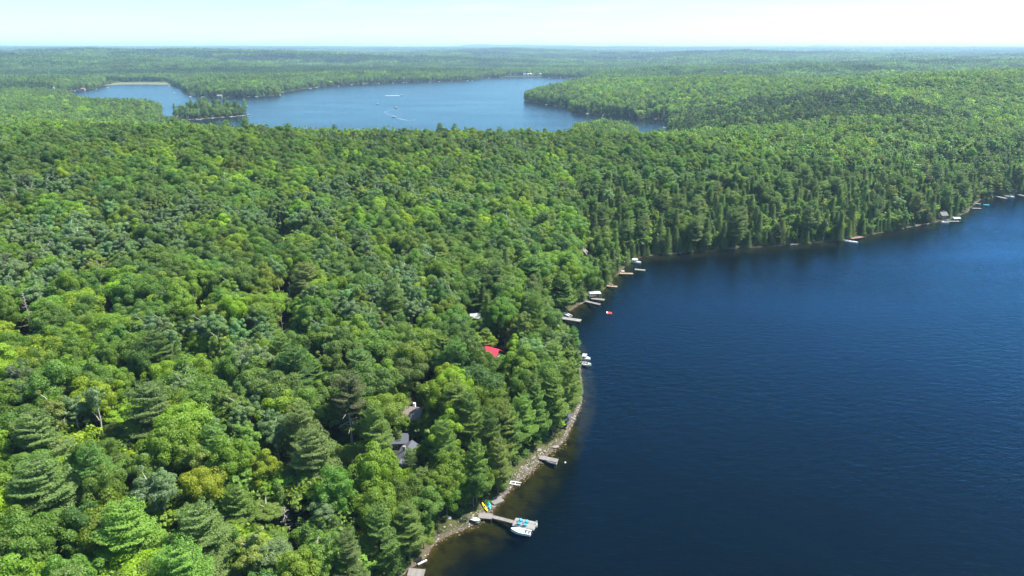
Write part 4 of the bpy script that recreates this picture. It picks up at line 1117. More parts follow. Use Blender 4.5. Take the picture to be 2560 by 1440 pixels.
for s in (-1, 1): MB().box((L_ / 2, s * 0.62, 0.0), (L_, 0.16, 0.16)).build("rail", M['white'], e)
for s in (0.12, L_ * 0.5): MB().box((s, 0, -0.01), (0.12, 1.07, 0.12)).build("crossbar", M['white'], e)
for s in (-1, 1): MB().tube([(L_ - 0.2, s * 0.62, -2), (L_ - 0.2, s * 0.62, -0.09)], [0.05, 0.05], 6).build("leg", M['metal'], e)
# tarp near the trees
q = on_ground(1123, 1297, 0.8)
tp = MB().add([(-0.6, -0.45, 0), (0.6, -0.45, 0), (0.6, 0.45, 0), (-0.6, 0.45, 0), (-0.45, 0, 0.55), (0.4, 0, 0.5)], [(0, 1, 5, 4), (2, 3, 4, 5), (1, 2, 5), (3, 0, 4), (3, 2, 1, 0)])
tag(tp.build("tarp", M['white_roof'], loc=(q[0], q[1], q[2] + 0.1)), "small pale blue-grey tarp at the foot of the trees above the bank", "tarp")
# second dock with a rowboat and a buoy
dock("short_dock", "short grey plank dock with a dark rowboat lying against it", (1349, 1142.5), (1394, 1152), 2.0, 'wood_grey', 0.7, edge='wood_pale')
boat("dark open rowboat with beige thwarts beside the short grey dock", (1392, 1160), (1361, 1152.5), 1.35, name="rowboat", hullm='grey_paint', inner='beige', seats=3, shield=False, motor=False, H=0.5)
q = G(1413, 1156, 0.1)
bu = MB(); bu.tube([(0, 0, -0.25), (0, 0, -0.1), (0, 0, 0.1), (0, 0, 0.25)], [0.1, 0.27, 0.27, 0.08], 10)
tag(bu.build("mooring_buoy", M['white'], loc=(q[0], q[1], 0.05), smooth=True), "small white buoy floating off the short grey dock", "buoy")
# bottom dock, white beam
dock("plank_dock", "weathered grey plank dock cut by the bottom edge of the picture", (1020, 1430), (1061, 1433), 2.6, 'wood_grey', 0.6, along=False)
A, B = G(1045, 1411, 0.35), G(1067, 1400, 0.35); rz, L_ = yaw_len(A, B)
tag(MB().box(((A[0] + B[0]) / 2, (A[1] + B[1]) / 2, 0.32), (L_, 0.32, 0.3), rz=rz).build("timber_beam", M['wall_white']), "long white timber lying at the water's edge above the bottom dock", "timber")
# black boathouse under the point
q = HOUSES['boathouse']
def house(label, q, rz, L, W, hw, hr, wallm, roofm, name="cottage", windows=2, chimney=None, door=True, over=0.5, cat="house", small=False, sink=0.8):
    e = thing(name, label, cat, (q[0], q[1], q[2]), rz)
    mb = MB(); x, y = L / 2, W / 2
    mb.add([(-x, -y, -sink), (x, -y, -sink), (x, y, -sink), (-x, y, -sink), (-x, -y, hw), (x, -y, hw), (x, y, hw), (-x, y, hw), (-x, 0, hw + hr), (x, 0, hw + hr)],
           [(0, 1, 5, 4), (2, 3, 7, 6), (1, 2, 6, 9, 5), (3, 0, 4, 8, 7), (3, 2, 1, 0)])
    mb.build("wall", M[wallm], e)
    rf = MB(); sl = hr / y; t = 0.18
    for s in (-1, 1):
        yo, zo = s * (y + over), hw - sl * over
        P0 = [(-x - over, yo, zo + 0.02), (x + over, yo, zo + 0.02), (x + over, 0, hw + hr + 0.02), (-x - over, 0, hw + hr + 0.02)]
        rf.add(P0 + [(a, b, c + t) for a, b, c in P0], [(3, 2, 1, 0), (4, 5, 6, 7), (0, 1, 5, 4), (1, 2, 6, 5), (2, 3, 7, 6), (3, 0, 4, 7)])
    ro = rf.build("roof", M[roofm], e)
    if chimney:
        MB().box((x * 0.35, y * 0.3, hw + hr * 0.95), (0.7, 0.7, 1.9)).build("chimney", M[chimney], ro)
    if not small:
        for k in range(windows):
            for s in (-1, 1):
                xx = -x + L * (k + 0.8) / (windows + 0.6)
                w_ = MB().box((xx, s * (y + 0.02), hw * 0.58), (1.2, 0.06, 1.1)).build("window", M['wall_white'], e)
                MB().box((xx, s * (y + 0.055), hw * 0.58), (1.0, 0.03, 0.9)).build("pane", M['glass'], w_)
        for s in (-1, 1):
            w_ = MB().box((s * (x + 0.02), 0, hw * 0.62), (0.06, 2.0, 1.3)).build("window", M['wall_white'], e)
            MB().box((s * (x + 0.055), 0, hw * 0.62), (0.03, 1.8, 1.1)).build("pane", M['glass'], w_)
        if door:
            MB().box((x * 0.75, -y - 0.03, 1.0), (0.95, 0.07, 2.0)).build("door", M['wall_brown'], e)
    return e
house("black-roofed boathouse standing at the water under overhanging pines", (q[0] - 1.0, q[1] + 1.5, 0.5), R_(75), 7.0, 4.2, 2.0, 1.3, 'wall_dark', 'black_roof', name="boathouse", windows=1, sink=1.5)
dock("small_deck", "small tan deck in front of the black boathouse", (1404, 1063), (1420, 1067), 2.6, 'wood_tan', 0.7)
dock("sunken_slab", "low grey slab of a dock at the bank below the tan deck", (1400, 1086), (1412, 1087), 1.6, 'wood_grey', 0.25, posts=False)
# boats under the point
boat("white pontoon boat with a grey canopy, upper of the two boats under the point", (1452, 897), (1476, 900), 2.4, name="pontoon_boat", top='grey_paint', inner='beige', seats=3, shield=False)
boat("white runabout with a pinkish cover, lower of the two boats under the point", (1455, 911), (1478, 915), 2.4, inner='beige', seats=2, cover='beige')
dock("narrow_jetty", "narrow pale jetty between the two white boats under the point", (1449, 905), (1470, 907), 1.1, 'wood_pale', 0.5)
# long pale dock on the cove
dock("long_dock", "long pale dock reaching into the cove with a grey boat beside it", (1399, 793.5), (1452, 801.5), 3.0, 'wood_pale', 0.6)
boat("grey-covered motorboat on the landward side of the long pale dock", (1427, 793), (1406, 784), 2.1, hullm='white', inner='grey_paint', seats=1, cover='grey_paint')
boat("pale boat half hidden under the trees at the root of the long dock", (1384, 777), (1402, 779.5), 1.9, inner='white', seats=1, shield=False, motor=False, z=0.4)
# red swim raft
A, B = G(1516.5, 782, 0.3), G(1530, 782.3, 0.3); rz, L_ = yaw_len(A, B)
e = thing("swim_raft", "small red swim raft floating alone in the cove", "raft", (A[0], A[1], 0), rz)
MB().box((L_ / 2, 0, 0.28), (L_, 2.3, 0.14)).build("deck", M['red'], e)
MB().box((0.25, 0, 0.45), (0.5, 2.1, 0.2)).build("bench", M['white'], e)
for s in (-1, 1): MB().tube([(0.1, s * 0.8, 0.02), (L_ - 0.1, s * 0.8, 0.02)], [0.2, 0.2], 8).build("float", M['white'], e)
# twin grey docks and the shelter behind them
dock("upper_dock", "upper of the twin grey docks in the middle of the cove", (1478, 745.5), (1511, 749.5), 2.4, 'wood_grey', 0.6)
dock("lower_dock", "lower of the twin grey docks with a widened end", (1464, 752.5), (1500, 761), 1.9, 'wood_grey', 0.6)
q = HOUSES['shelter']
e = thing("screen_shelter", "dark grey mesh shelter with white posts behind the twin grey docks", "shelter", (q[0] + 1, q[1], max(q[2], 0.5)), 0.1)
MB().add([(-3, -1.8, 2.3), (3, -1.8, 2.3), (3, 1.8, 2.3), (-3, 1.8, 2.3), (0, 0, 3.1), (-3, -1.8, 2.2), (3, -1.8, 2.2), (3, 1.8, 2.2), (-3, 1.8, 2.2)],
         [(0, 1, 4), (1, 2, 4), (2, 3, 4), (3, 0, 4), (8, 7, 6, 5), (0, 5, 6, 1), (1, 6, 7, 2), (2, 7, 8, 3), (3, 8, 5, 0)]).build("roof", M['grey_paint'], e)
for sx in (-1, 1):
    for sy in (-1, 1): MB().box((sx * 2.85, sy * 1.65, 0.7), (0.16, 0.16, 3.0)).build("post", M['white'], e)
MB().box((0, 1.66, 1.2), (5.5, 0.03, 1.8)).build("mesh_wall", M['dark'], e)
q = on_ground(1457, 742, 0)
# tan dock, pinkish dock with chairs, yellow float, white boat
dock("tan_dock", "tan dock with two pale chairs at the edge of the trees", (1517, 714), (1543, 716.5), 2.2, 'wood_tan', 0.6)
q1 = G(1526, 713, 0.65); chair("pale chair standing on the tan dock nearer the bank", (q1[0], q1[1], 0.65), -0.6, 'beige', "pale chairs on the small docks")
q1 = G(1531, 713.5, 0.65); chair("pale chair standing on the tan dock farther from the bank", (q1[0], q1[1], 0.65), -0.2, 'beige', "pale chairs on the small docks")
dock("brown_dock", "pinkish brown dock with a white bench below the willow", (1549, 683), (1583, 684), 2.4, 'wood_tan', 0.6)
q1 = G(1557, 680, 0.65); e = thing("bench", "white bench on the pinkish brown dock", "bench", (q1[0], q1[1], 0.65), 0.0)
MB().box((0, 0, 0.45), (1.7, 0.5, 0.06)).build("seat", M['white'], e); MB().box((0, 0.27, 0.75), (1.7, 0.06, 0.5)).build("backrest", M['white'], e)
for s in (-1, 1): MB().box((s * 0.7, 0, 0.21), (0.1, 0.45, 0.42)).build("leg", M['white'], e)
A, B = G(1587, 673, 0.4), G(1613, 675.5, 0.4); rz, L_ = yaw_len(A, B)
e = thing("swim_float", "pale yellow swim float lying off the brown dock", "raft", (A[0], A[1], 0), rz)
planks(L_, 2.0, 0.42, M['wood_pale'], e, along=True); MB().box((L_ / 2, 0, 0.2), (L_ - 0.1, 1.8, 0.34)).build("float", M['yellow'], e)
boat("white pontoon boat moored under the trees at the corner of the cove", (1577, 654), (1603, 659), 2.6, name="pontoon_boat", inner='beige', seats=3, top='white', shield=False)
dock("grey_jetty", "grey jetty behind the white pontoon boat at the corner of the cove", (1574, 651), (1596, 653.5), 1.6, 'wood_grey', 0.5)
# right-hand shore
boat("white motorboat with a blue-white cover off the red-brown dock", (2112, 603), (2145, 608.5), 2.5, inner='white', seats=2, top=None)
dock("red_dock", "red-brown dock on the wooded right-hand shore", (2126, 596), (2154, 592), 3.0, 'wood_red', 0.8)
dock("white_jetty", "short white jetty between the red-brown dock and its boat", (2108, 599), (2122, 602), 1.6, 'wood_pale', 0.5)
q = HOUSES['shore_cottage']
house("grey-roofed cottage at the water on the right-hand shore", (q[0] - 1, q[1] + 4, max(q[2], 1.2)), R_(14), 5.0, 4.2, 2.4, 1.9, 'wall_brown', 'stone', windows=2, chimney='brick')
b_ = G(2390, 546, 1.8)
e = thing("boat_lift", "teal-roofed boat lift beside the grey cottage on the right shore", "boat lift", (b_[0], b_[1], 0), R_(15))
MB().add([(-3, -1.6, 2.0), (3, -1.6, 2.0), (3, 1.6, 2.0), (-3, 1.6, 2.0), (-3, 0, 2.7), (3, 0, 2.7)], [(0, 1, 5, 4), (2, 3, 4, 5), (1, 2, 5), (3, 0, 4), (3, 2, 1, 0)]).build("canopy", M['teal_roof'], e)
for sx in (-1, 1):
    for sy in (-1, 1): MB().box((sx * 2.8, sy * 1.4, 0.4), (0.12, 0.12, 3.2)).build("post", M['metal'], e)
dock("cottage_dock", "white dock in front of the grey cottage on the right shore", (2366, 553), (2398, 553), 2.2, 'wood_pale', 0.7)
boat("white motorboat lying left of the grey cottage's dock", (2372, 558), (2353, 557), 2.3, inner='white', seats=2)
dock("far_jetty", "upper of two pale jetties on the wooded right shore", (2436, 508), (2452, 510), 2.2, 'wood_pale', 0.6)
dock("farther_jetty", "lower of two pale jetties on the wooded right shore", (2430, 520.5), (2453, 521), 2.2, 'wood_pale', 0.6)
A, B = G(2460, 513), G(2472, 513.5); rz, L_ = yaw_len(A, B)
e = thing("water_trampoline", "bright turquoise float on the water near the pale jetties", "float", (A[0], A[1], 0), rz)
MB().tube([(0, -1, 0.25), (0, 1, 0.25)], [0.4, 0.4], 8).tube([(L_, -1, 0.25), (L_, 1, 0.25)], [0.4, 0.4], 8).build("tube", M['cyan'], e)
MB().box((L_ / 2, 0, 0.4), (L_ - 0.7, 2.0, 0.12)).build("mat", M['turquoise'], e)
dock("white_dock", "long white dock with boats at the right edge of the lake", (2486, 489.5), (2516, 496), 3.0, 'wood_pale', 0.6)
boat("white motorboat with brown seats at the long white dock by the right edge", (2513, 491.5), (2536, 494.5), 2.6, inner='beige', seats=3)
dock("edge_dock", "white dock running out of the picture at the right edge", (2540, 485), (2568, 491), 2.8, 'wood_pale', 0.6)
q = on_ground(2534, 483, 1)
house("low brown boathouse behind the docks at the right edge", (q[0], q[1] + 4, max(q[2], .5)), 0.1, 7, 5, 2.4, 1.4, 'wall_beige', 'brown_roof', name="boathouse", windows=1)
q = on_ground(2455, 442, 8)
house("white-walled cottage showing through trees above the right shore", q, 0.2, 5, 4, 3.2, 1.4, 'wall_white', 'grey_roof', windows=1)

# ------------------------------------------------------------------ houses among the near trees
q = HOUSES['grey']
house("long dark grey-roofed house among pines above the shore", (q[0], q[1], q[2]), R_(80), 13.0, 5.4, 3.0, 1.9, 'wall_dark', 'grey_roof', windows=3, chimney='brick', name="house")
a_ = on_ground(1000, 1122, 4)
house("grey-roofed garage with a white gutter touching the long grey house", (q[0] - 4.0, q[1] + 10.6, q[2] + 0.4), R_(4), 6.5, 5.5, 3.0, 1.3, 'wall_dark', 'grey_roof', windows=1, name="garage")
r1 = on_ground(1034, 1181, 0.5)
c1 = chair("red chair on the lake side of the long grey house, left one", (r1[0], r1[1], r1[2]), -0.4, 'red', "red chairs beside the grey house"); c1.scale = (1.35,) * 3
c2 = copy_thing(c1, (r1[0] + 1.7, r1[1] + 0.1, r1[2]), -0.2, "red chair on the lake side of the long grey house, right one")
q = HOUSES['brown']
house("brown-roofed house half hidden by broadleaf trees", q, R_(-12), 8.5, 7.5, 3.0, 2.2, 'wall_brown', 'brown_roof', windows=2, chimney='white', name="house")
q = HOUSES['red']
house("small cabin with a bright red metal roof between the trees", q, R_(-32), 6.6, 6.2, 3.0, 2.2, 'wall_brown', 'red_roof', windows=1, name="cabin")
q = HOUSES['white']
house("cottage with a pale metal roof shining between dark trees", q, R_(14), 3.8, 4.8, 3.0, 1.6, 'wall_dark', 'white_roof', windows=1)
q = HOUSES['grey2']
house("cottage with a steep grey roof among trees above the cove", q, R_(80), 6.5, 4.2, 2.8, 2.2, 'wall_dark', 'stone', windows=2)

# ------------------------------------------------------------------ clearing with a stone edge, bank rocks
def draped(name, cx, cy, rx, ry, mat, lift=0.05, n=26, rot=0.0):
    mb = MB(); rg = random.Random(3); V = [(cx, cy, float(height(cx, cy)) + lift)]; F = []
    for ring in (0.5, 1.0):
        for k in range(n):
            a = 2 * math.pi * k / n; w = ring * (1 + 0.15 * math.sin(3 * a + 1) + 0.05 * rg.random())
            lx, ly = rx * w * math.cos(a), ry * w * math.sin(a)
            x, y = cx + lx * math.cos(rot) - ly * math.sin(rot), cy + lx * math.sin(rot) + ly * math.cos(rot)
            V.append((x, y, float(height(x, y)) + (lift if ring < 1 else -0.05)))
    for k in range(n):
        F.append((0, 1 + k, 1 + (k + 1) % n)); F.append((1 + k, 1 + n + k, 1 + n + (k + 1) % n, 1 + (k + 1) % n))
    return mb.add(V, F).build(name, mat)
M['lawn'] = simple('lawn', (0.09, 0.115, 0.035), 0.95, var=0.3, scale=0.8)
M['gravel'] = simple('gravel', (0.15, 0.128, 0.10), 0.95, var=0.25, scale=1.5)
q = HOUSES['clearing']
tag(draped("driveway", q[0] - 1, q[1] + 1.5, 5.0, 2.6, M['gravel'], 0.22), "pale gravel drive in the clearing beside the grey house", "driveway", kind='structure')
tag(draped("lawn", q[0] + 1.5, q[1] - 1.5, 3.2, 2.2, M['lawn'], 0.30), "small lawn in the clearing beside the grey house", "lawn", kind='structure')
ICO = None
def ico():
    global ICO
    if ICO is None:
        bm = bmesh.new(); bmesh.ops.create_icosphere(bm, subdivisions=1, radius=1.0)
        ICO = (np.array([v_.co[:] for v_ in bm.verts]), np.array([[v_.index for v_ in f_.verts] for f_ in bm.faces])); bm.free()
    return ICO
def stones(name, P, s, label, rg, flat=0.6):
    iv, jf = ico(); n = len(P); m = len(iv)
    V = iv[None] * (1 + 0.22 * rg.normal(size=(n, m, 1))) * (s[:, None, None] * np.stack([rg.uniform(.7, 1.5, n), rg.uniform(.7, 1.3, n), rg.uniform(.6, 1.1, n) * flat], 1)[:, None, :])
    a = rg.uniform(0, 6.28, n); ca, sa = np.cos(a)[:, None], np.sin(a)[:, None]
    V = np.stack([V[..., 0] * ca - V[..., 1] * sa, V[..., 0] * sa + V[..., 1] * ca, V[..., 2]], 2) + P[:, None, :]
    F = (jf[None] + (np.arange(n) * m)[:, None, None]).reshape(-1, 3)
    me = raw_mesh(name, V.reshape(-1, 3), F, [M['rock']]); ob = bpy.data.objects.new(name, me); C.objects.link(ob)
    return ob
def shore_points(step, rmax):
    out = []
    for i in range(len(NEAR)):
        a, b = NEAR[i], NEAR[(i + 1) % len(NEAR)]
        mid = (a + b) / 2
        if math.hypot(*mid) > rmax or mid[1] < 100: continue
        L = np.linalg.norm(b - a); nrm = np.array([b[1] - a[1], a[0] - b[0]]) / L
        for k in range(int(L / step)):
            out.append((*(a + (b - a) * (k + 0.5) * step / L), *nrm))
    return np.array(out)
srg = np.random.default_rng(9)
sp_ = shore_points(0.5, 700)
sp_ = np.repeat(sp_, 20, axis=0)
rr = np.hypot(sp_[:, 0], sp_[:, 1]); su, sv, _ = project(sp_[:, 0], sp_[:, 1], 0 * rr); wide = np.where(stony(su, sv), 3.3, np.where(rr < 260, 1.0, 0.8))
dist_ = srg.uniform(-0.35, 1.0, len(sp_)) * wide
sgn = np.sign(sdf(NEAR, sp_[:4, 0] + sp_[:4, 2] * 2, sp_[:4, 1] + sp_[:4, 3] * 2).mean())
xx = sp_[:, 0] + sgn * sp_[:, 2] * dist_ + srg.normal(size=len(sp_)) * 0.3; yy = sp_[:, 1] + sgn * sp_[:, 3] * dist_ + srg.normal(size=len(sp_)) * 0.3
ss = srg.uniform(0.07, 0.34, len(sp_)) ** 1.15 * np.where(rr < 260, 1.0, 1.3) * srg.uniform(0.5, 1.2, len(sp_))
dens = fbm(xx, yy, 22, 131, 2)
k_ = (srg.random(len(sp_)) < np.where(rr < 260, np.where(stony(su, sv), np.clip((dens - 0.2) * 3.0, 0.45, 1.0), np.clip((dens - 0.40) * 3.0, 0.04, 0.7)), np.clip((dens - 0.52) * 3.5, 0.01, 0.5)))
xx, yy, ss = xx[k_], yy[k_], ss[k_]
zz_ = height(xx, yy) + ss * 0.1
tag(stones("shore_rocks", np.stack([xx, yy, zz_], 1), ss, "", srg), "broken grey-brown stones strewn along the water's edge", "rocks", kind='stuff')
BO = [(1348, 1128, 1.5, "big pale boulder on the bank above the short grey dock, left one"), (1361, 1131, 1.2, "pale boulder beside the root of the short grey dock"), (1334, 1146, 1.1, "pale boulder left of the short grey dock at the water"),
      (1389, 1117, 1.3, "grey flat boulder at the water beyond the short grey dock"), (1432, 1048, 1.5, "pale flat boulder at the water right of the black boathouse"), (1436, 1040, 1.1, "small pale boulder above the flat one by the black boathouse"),
      (1316, 1176, 1.2, "pale boulder on the stony bank between the rails and the short dock"), (1297, 1192, 1.0, "pale boulder just beyond the bare white dock frame"), (1237, 1262, 0.9, "brown boulder below the stone patio")]
for k, (px, py, s_, lab) in enumerate(BO):
    q = on_ground(px, py, 0.3)
    ob = stones("boulder", np.array([[0, 0, 0.0]]), np.array([s_ * 0.62]), lab, np.random.default_rng(900 + k), 0.55)
    ob.location = (q[0], q[1], q[2] + 0.15); tag(ob, lab, "boulder", "boulders along the near shore")

# ------------------------------------------------------------------ dead trees and two odd living ones
def snag(label, px, py, h_mid, H, r0, mat, limbs, lean=0.0, name="dead_tree", top=0.35, seed=0):
    q = on_ground(px, py, h_mid); rg = random.Random(seed)
    e = thing(name, label, "dead tree", q, rg.random() * 0.2)
    pts = [(lean * t * t * H + rg.gauss(0, 0.12), rg.gauss(0, 0.12), -1 + (H + 1) * t) for t in [i / 7 for i in range(8)]]
    MB().tube(pts, [r0 * (1 - (1 - top) * i / 7) for i in range(8)], 7).build("trunk", M[mat], e)
    if limbs:
        n_, z0, ll = limbs; mb = MB()
        for k in range(n_):
            t = z0 + (0.97 - z0) * k / n_; a = k * 2.4 + rg.gauss(0, .3); L_ = ll * (1.05 - t) ** 0.7 * rg.uniform(0.6, 1.2)
            i = min(6, int(t * 7)); f = t * 7 - i; b0 = Vector(pts[i]).lerp(Vector(pts[i + 1]), f)
            tip = b0 + Vector((math.cos(a) * L_, math.sin(a) * L_, rg.uniform(-0.1, 0.25) * L_))
            md = (b0 + tip) / 2 + Vector((0, 0, -0.06 * L_))
            mb.tube([b0, md, tip], [0.085, 0.06, 0.025], 5)
            for s in (0.5, 0.75):
                c0 = b0.lerp(tip, s); a2 = a + rg.choice((-1, 1)) * 0.8
                mb.tube([c0, c0 + Vector((math.cos(a2), math.sin(a2), 0.2)) * L_ * 0.35], [0.045, 0.015], 4)
        mb.build("limb", M[mat], e)
    return e
snag("grey dead conifer with many bare limbs at the left edge", 72, 790, 8, 17, 0.26, 'dead_wood', (46, 0.25, 3.0), -0.02, "dead_conifer", 0.15, 1)
snag("broken pale snag standing tall among green crowns", 253, 712, 9, 17, 0.30, 'tan_wood', (7, 0.55, 3.0), 0.004, seed=2)
snag("thin leaning grey trunk beside the broken pale snag", 248, 690, 10, 17, 0.16, 'dead_wood', (6, 0.6, 2.2), 0.006, seed=3)
snag("forked thin white snag in front of a yellow-green crown", 702, 565, 6, 13, 0.14, 'dead_wood', (4, 0.6, 2.2), -0.01, seed=4)
snag("short white stump standing in a dark gap", 724, 720, 7, 9, 0.27, 'tan_wood', None, 0.0, top=0.8, seed=5)
snag("small forked dead tree in the dark gap left of the middle", 487, 752, 8, 12, 0.12, 'dead_wood', (3, 0.7, 2.0), -0.01, seed=6)
snag("slender bare grey stem left of the middle", 703, 795, 9, 14, 0.12, 'dead_wood', (8, 0.5, 1.6), 0.0, seed=7)
snag("pale leafless bush-like dead tree near the bottom edge", 712, 1300, 5, 9, 0.12, 'dead_wood', (26, 0.2, 2.8), 0.02, seed=8)
# tall bare-stemmed poplar
q = on_ground(247, 1035, 11)
e = thing("poplar_tree", "tall poplar with a long bare pale stem and thin grey crown", "poplar tree", q)
V, F, cen = broad_crown(777, 1500, 20, 3.0, 0.55, 34, 0.36, (0.18, 0.3))
ob = bpy.data.objects.new("crown", raw_mesh("poplar_tree_crown", V, F, [M['leaf']])); C.objects.link(ob); ob.parent = e; ob["tint"] = list(TINT['pale grey-green'])
trunk_mb(20, 0.26, limbs_for(cen, 20, 0.5, 26), 0.95, 0.1, 5).build("trunk", M['pale_bark'], e)
# pine with bare lower limbs
q = on_ground(872, 1015, 14)
e = thing("pine_tree", "yellowish pine with bare dead lower limbs above the long grey house", "pine tree", q)
V, F, br = pine_crown(778, 24, 5.4, 0.55, 1.4, 46, 0.27)
ob = bpy.data.objects.new("crown", raw_mesh("pine_tree_crown", V, F, [M['needle']])); C.objects.link(ob); ob.parent = e; ob["tint"] = [0.11, 0.125, 0.045]
rg_ = random.Random(4); lm = [(z_, (math.cos(a_) * l_, math.sin(a_) * l_, z_ + 0.3)) for z_, a_, l_ in [(6 + 0.42 * k, 2.4 * k, 3.2 + rg_.random() * 2.2) for k in range(16)]]
trunk_mb(24, 0.30, lm, 0.97, 0.08, 6).build("trunk", M['dead_wood'], e)

# ------------------------------------------------------------------ the far lake: boats, wakes, houses, docks
def far_boat(label, px, py, L, dx=1):
    p_ = G(px, py); e = thing("motorboat", label, "boat", (p_[0], p_[1], 0), 0.0 if dx > 0 else math.pi, "boats on the far lake")
    hull_mesh(L, 2.6, 1.0).build("hull", M['white'], e)
    MB().box((L * 0.42, 0, 1.5), (L * 0.3, 2.0, 1.2)).build("cabin", M['white'], e)
    return e
far_boat("white motorboat drawing a long foam wake on the far lake", 1000, 238.5, 8)
far_boat("white motorboat lying still, leftmost of those in mid far lake", 940, 260, 8)
far_boat("white motorboat at the end of the curved wake on the far lake", 995, 270, 8, -1)
far_boat("white motorboat nearest to us on the far lake, with a wake to its right", 990, 293, 8, -1)
far_boat("white motorboat in the left arm of the far lake", 431, 234, 8)
far_boat("pale motorboat near the far beach at the head of the lake", 1356, 204.5, 9)
far_boat("small pale boat in the narrow inlet at the right of the far lake", 1655, 321, 6)
def wake(label, pts, w):
    P = [G(*p_) for p_ in pts]; mb = MB(); V = []; F = []
    for i, p_ in enumerate(P):
        t = P[min(i + 1, len(P) - 1)] - P[max(i - 1, 0)]; nn = np.array([-t[1], t[0]]) / (np.hypot(t[0], t[1]) + 1e-9)
        ww = w * (0.35 + 0.65 * math.sin(math.pi * (i + 0.4) / len(P)))
        V += [(p_[0] + nn[0] * ww, p_[1] + nn[1] * ww, 0.05), (p_[0] - nn[0] * ww, p_[1] - nn[1] * ww, 0.05)]
    for i in range(len(P) - 1): F.append((2 * i, 2 * i + 1, 2 * i + 3, 2 * i + 2))
    tag(mb.add(V, F).build("boat_wake", M['foam']), label, "wake", kind='stuff')
wake("long white foam wake behind the speeding boat on the far lake", [(962, 239.2), (970, 239.4), (980, 239.2), (990, 239), (1000, 238.6)], 7)
wake("thin curved wake trailing behind a turning boat", [(995, 271), (985, 273.5), (970, 277), (961, 280), (966, 283), (980, 288), (990, 292)], 0.3)
wake("pale curved wake right of the nearest boat on the far lake", [(992, 294.5), (1005, 298.5), (1020, 300.8), (1034, 300.2), (1038, 299)], 0.7)
def far_house(label, px, py, L, W, wall, roof, rz=0.0, name="cottage", lift=2.0, group=None, hw=4.0):
    q = on_ground(px, py, lift)
    e = house(label, q, rz, L, W, hw, 2.6, wall, roof, name=name, small=True, sink=2.0)
    if group: e["group"] = group
for i, (px, L) in enumerate([(1273, 12), (1289, 12), (1311, 13), (1331, 16), (1338, 12), (1349, 14), (1320, 9)]):
    q = G(px, 191.8); q = np.array([q[0], q[1] + 14, max(float(height(q[0], q[1] + 14)), 1)])
    nm = ['first', 'second', 'third', 'fifth', 'sixth', 'seventh', 'fourth'][i]
    e = house(f"{nm} from the left of the pale cottages on the far beach", q, 0.05 * (i - 3), L, 10, 5.5, 3.5, 'wall_white', 'brown_roof' if i in (0, 4) else 'white', small=True, sink=3)
    e["group"] = "cottages on the far beach"
far_house("large beige house on the far point behind the island", 549, 239, 11, 8, 'wall_beige', 'brown_roof', 0.2, "house", 5, hw=4.5)
far_house("white house among trees at the far left of the far lake", 124, 217, 22, 12, 'wall_white', 'white_roof', 0.1, "house", 8, hw=6)
far_house("grey boathouse at the left shore of the far lake", 160, 222, 10, 8, 'wall_beige', 'grey_roof', 0.0, "boathouse", 3)
far_house("beige boathouse at the left shore of the far lake", 208, 223, 10, 7, 'wall_beige', 'wood_tan' , 0.0, "boathouse", 3)
far_house("white house with a pointed roof standing above the distant forest", 1813, 180, 12, 10, 'wall_white', 'white_roof', 0.3, "house", 14, hw=14)
far_house("dark-roofed barn in the woods of the far right hillside", 2010, 206, 14, 10, 'wall_dark', 'black_roof', 0.3, "barn", 12, hw=12)
FD = [(700, 238.5, 9), (705, 231, 12), (736, 223, 8), (775, 221.5, 20), (790, 219, 22), (846, 215.5, 14), (878, 212, 18), (908, 210, 24), (945, 208.6, 24), (982, 208, 12), (1008, 207, 16), (1016, 206.6, 10),
      (1075, 205, 14), (1098, 204, 16), (1128, 203, 10), (1168, 201.8, 20), (1180, 201, 14), (1222, 195.4, 20), (1255, 194.2, 24), (1372, 195, 14), (1402, 195.6, 10), (1428, 196, 14), (1455, 197, 12),
      (240, 223.6, 14), (268, 219.5, 18), (158, 229, 14), (185, 227.4, 14), (422, 215.5, 14), (445, 216.5, 12), (474, 242, 14), (505, 243, 24), (640, 242.2, 14),
      (1315, 253, 10), (1365, 262.6, 8), (1388, 265, 10), (1408, 267, 10), (1468, 285, 12), (1480, 284.5, 8), (1507, 289, 7), (1533, 288, 9), (1550, 288.5, 8), (1612, 294.8, 7), (1656, 298.5, 5), (1668, 298.5, 9), (398, 306, 7)]
SEG = ["the long far shore", "the left shore", "the wooded point", "the right peninsula"]
g0 = None; cnt = {}
for px, py, L in FD:
    where = "the right-hand peninsula" if px > 1305 and py > 240 else ("the left end" if px < 450 else ("the wooded point" if px < 660 else "the long far shore"))
    cnt[where] = cnt.get(where, 0) + 1
NUM = ['first', 'second', 'third', 'fourth', 'fifth', 'sixth', 'seventh', 'eighth', 'ninth', 'tenth', 'eleventh', 'twelfth', 'thirteenth', 'fourteenth', 'fifteenth', 'sixteenth', 'seventeenth', 'eighteenth',
       'nineteenth', 'twentieth', 'twenty-first', 'twenty-second', 'twenty-third']
seen = {}
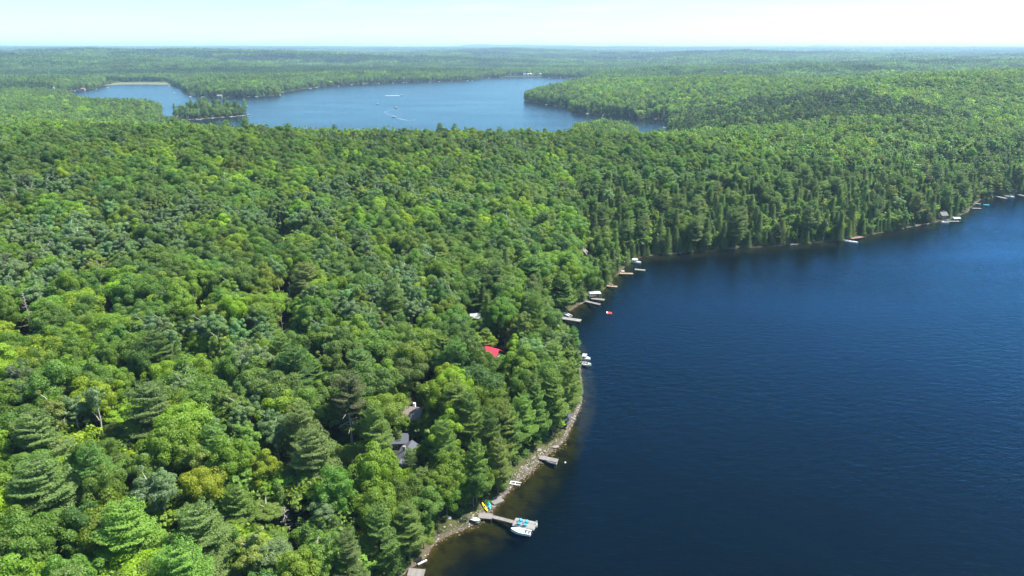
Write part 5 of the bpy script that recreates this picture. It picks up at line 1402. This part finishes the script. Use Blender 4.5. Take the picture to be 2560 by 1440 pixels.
for px, py, L in sorted(FD):
    where = "the right-hand peninsula" if px > 1305 and py > 240 else ("the left end" if px < 450 else ("the wooded point" if px < 660 else "the long far shore"))
    i = seen.get(where, 0); seen[where] = i + 1
    p_ = G(px, py, 0.6)
    lab = f"{NUM[i]} white dock from the left along {where} of the far lake"
    if g0 is None:
        g0 = thing("shore_dock", lab, "dock", (p_[0], p_[1], 0), 0.1, "white docks around the far lake")
        MB().box((0, 0, 0.7), (1.0, 5.0, 0.2)).build("deck", M['wood_pale'], g0)
        MB().box((0.1, 0.5, 1.5), (0.5, 2.4, 1.4)).build("boat_cover", M['white'], g0)
        e = g0
    else:
        e = copy_thing(g0, (p_[0], p_[1], 0), 0.1, lab, "white docks around the far lake")
    e.scale = (L * 0.62, 1.0, 0.8)
# island shore rocks and reed flat
irg = np.random.default_rng(31)
ii = irg.integers(0, len(ISL), 260); pts_ = ISL[ii] + irg.normal(size=(260, 2)) * 3; pts_ = pts_[pts_[:, 1] < ISL[:, 1].mean() + 25]
tag(stones("island_rocks", np.concatenate([pts_, np.full((len(pts_), 1), 0.2)], 1), irg.uniform(0.8, 2.6, len(pts_)), "", irg, 0.5), "pale bare rocks along the near side of the wooded island", "rocks", kind='stuff')
RP = [(258, 214.0), (300, 211.6), (360, 211.2), (424, 212.0), (432, 209), (420, 206), (300, 205.6), (262, 208)]
P_ = [G(*p_, 0.4) for p_ in RP]
mb = MB().add([(p_[0], p_[1], 0.5) for p_ in P_] + [(p_[0], p_[1], -0.5) for p_ in P_], [tuple(range(8))] + [(i, i + 8, (i + 1) % 8 + 8, (i + 1) % 8) for i in range(8)])
tag(mb.build("reed_bed", M['reeds']), "flat yellow-green reed bed at the head of the far lake's left arm", "reeds", kind='stuff')
#@@END

# ------------------------------------------------------------------ haze
hz = MB().box((0, 0, (Z_MIN - 1 + max(Z_MAX + 35, 150)) / 2), (43000, 43000, max(Z_MAX + 35, 150) - Z_MIN + 1))
m, nt, o = new_mat('haze'); N, L = nt.nodes, nt.links
pv = N.new("ShaderNodeVolumePrincipled"); pv.inputs["Color"].default_value = (0.50, 0.74, 1.0, 1)
pv.inputs["Density"].default_value = 6.6e-5; pv.inputs["Anisotropy"].default_value = 0.2
L.new(pv.outputs[0], o.inputs["Volume"])
hb = hz.build("haze", m)
tag(hb, "thin blue haze lying over the distant woods", "haze", kind='stuff')
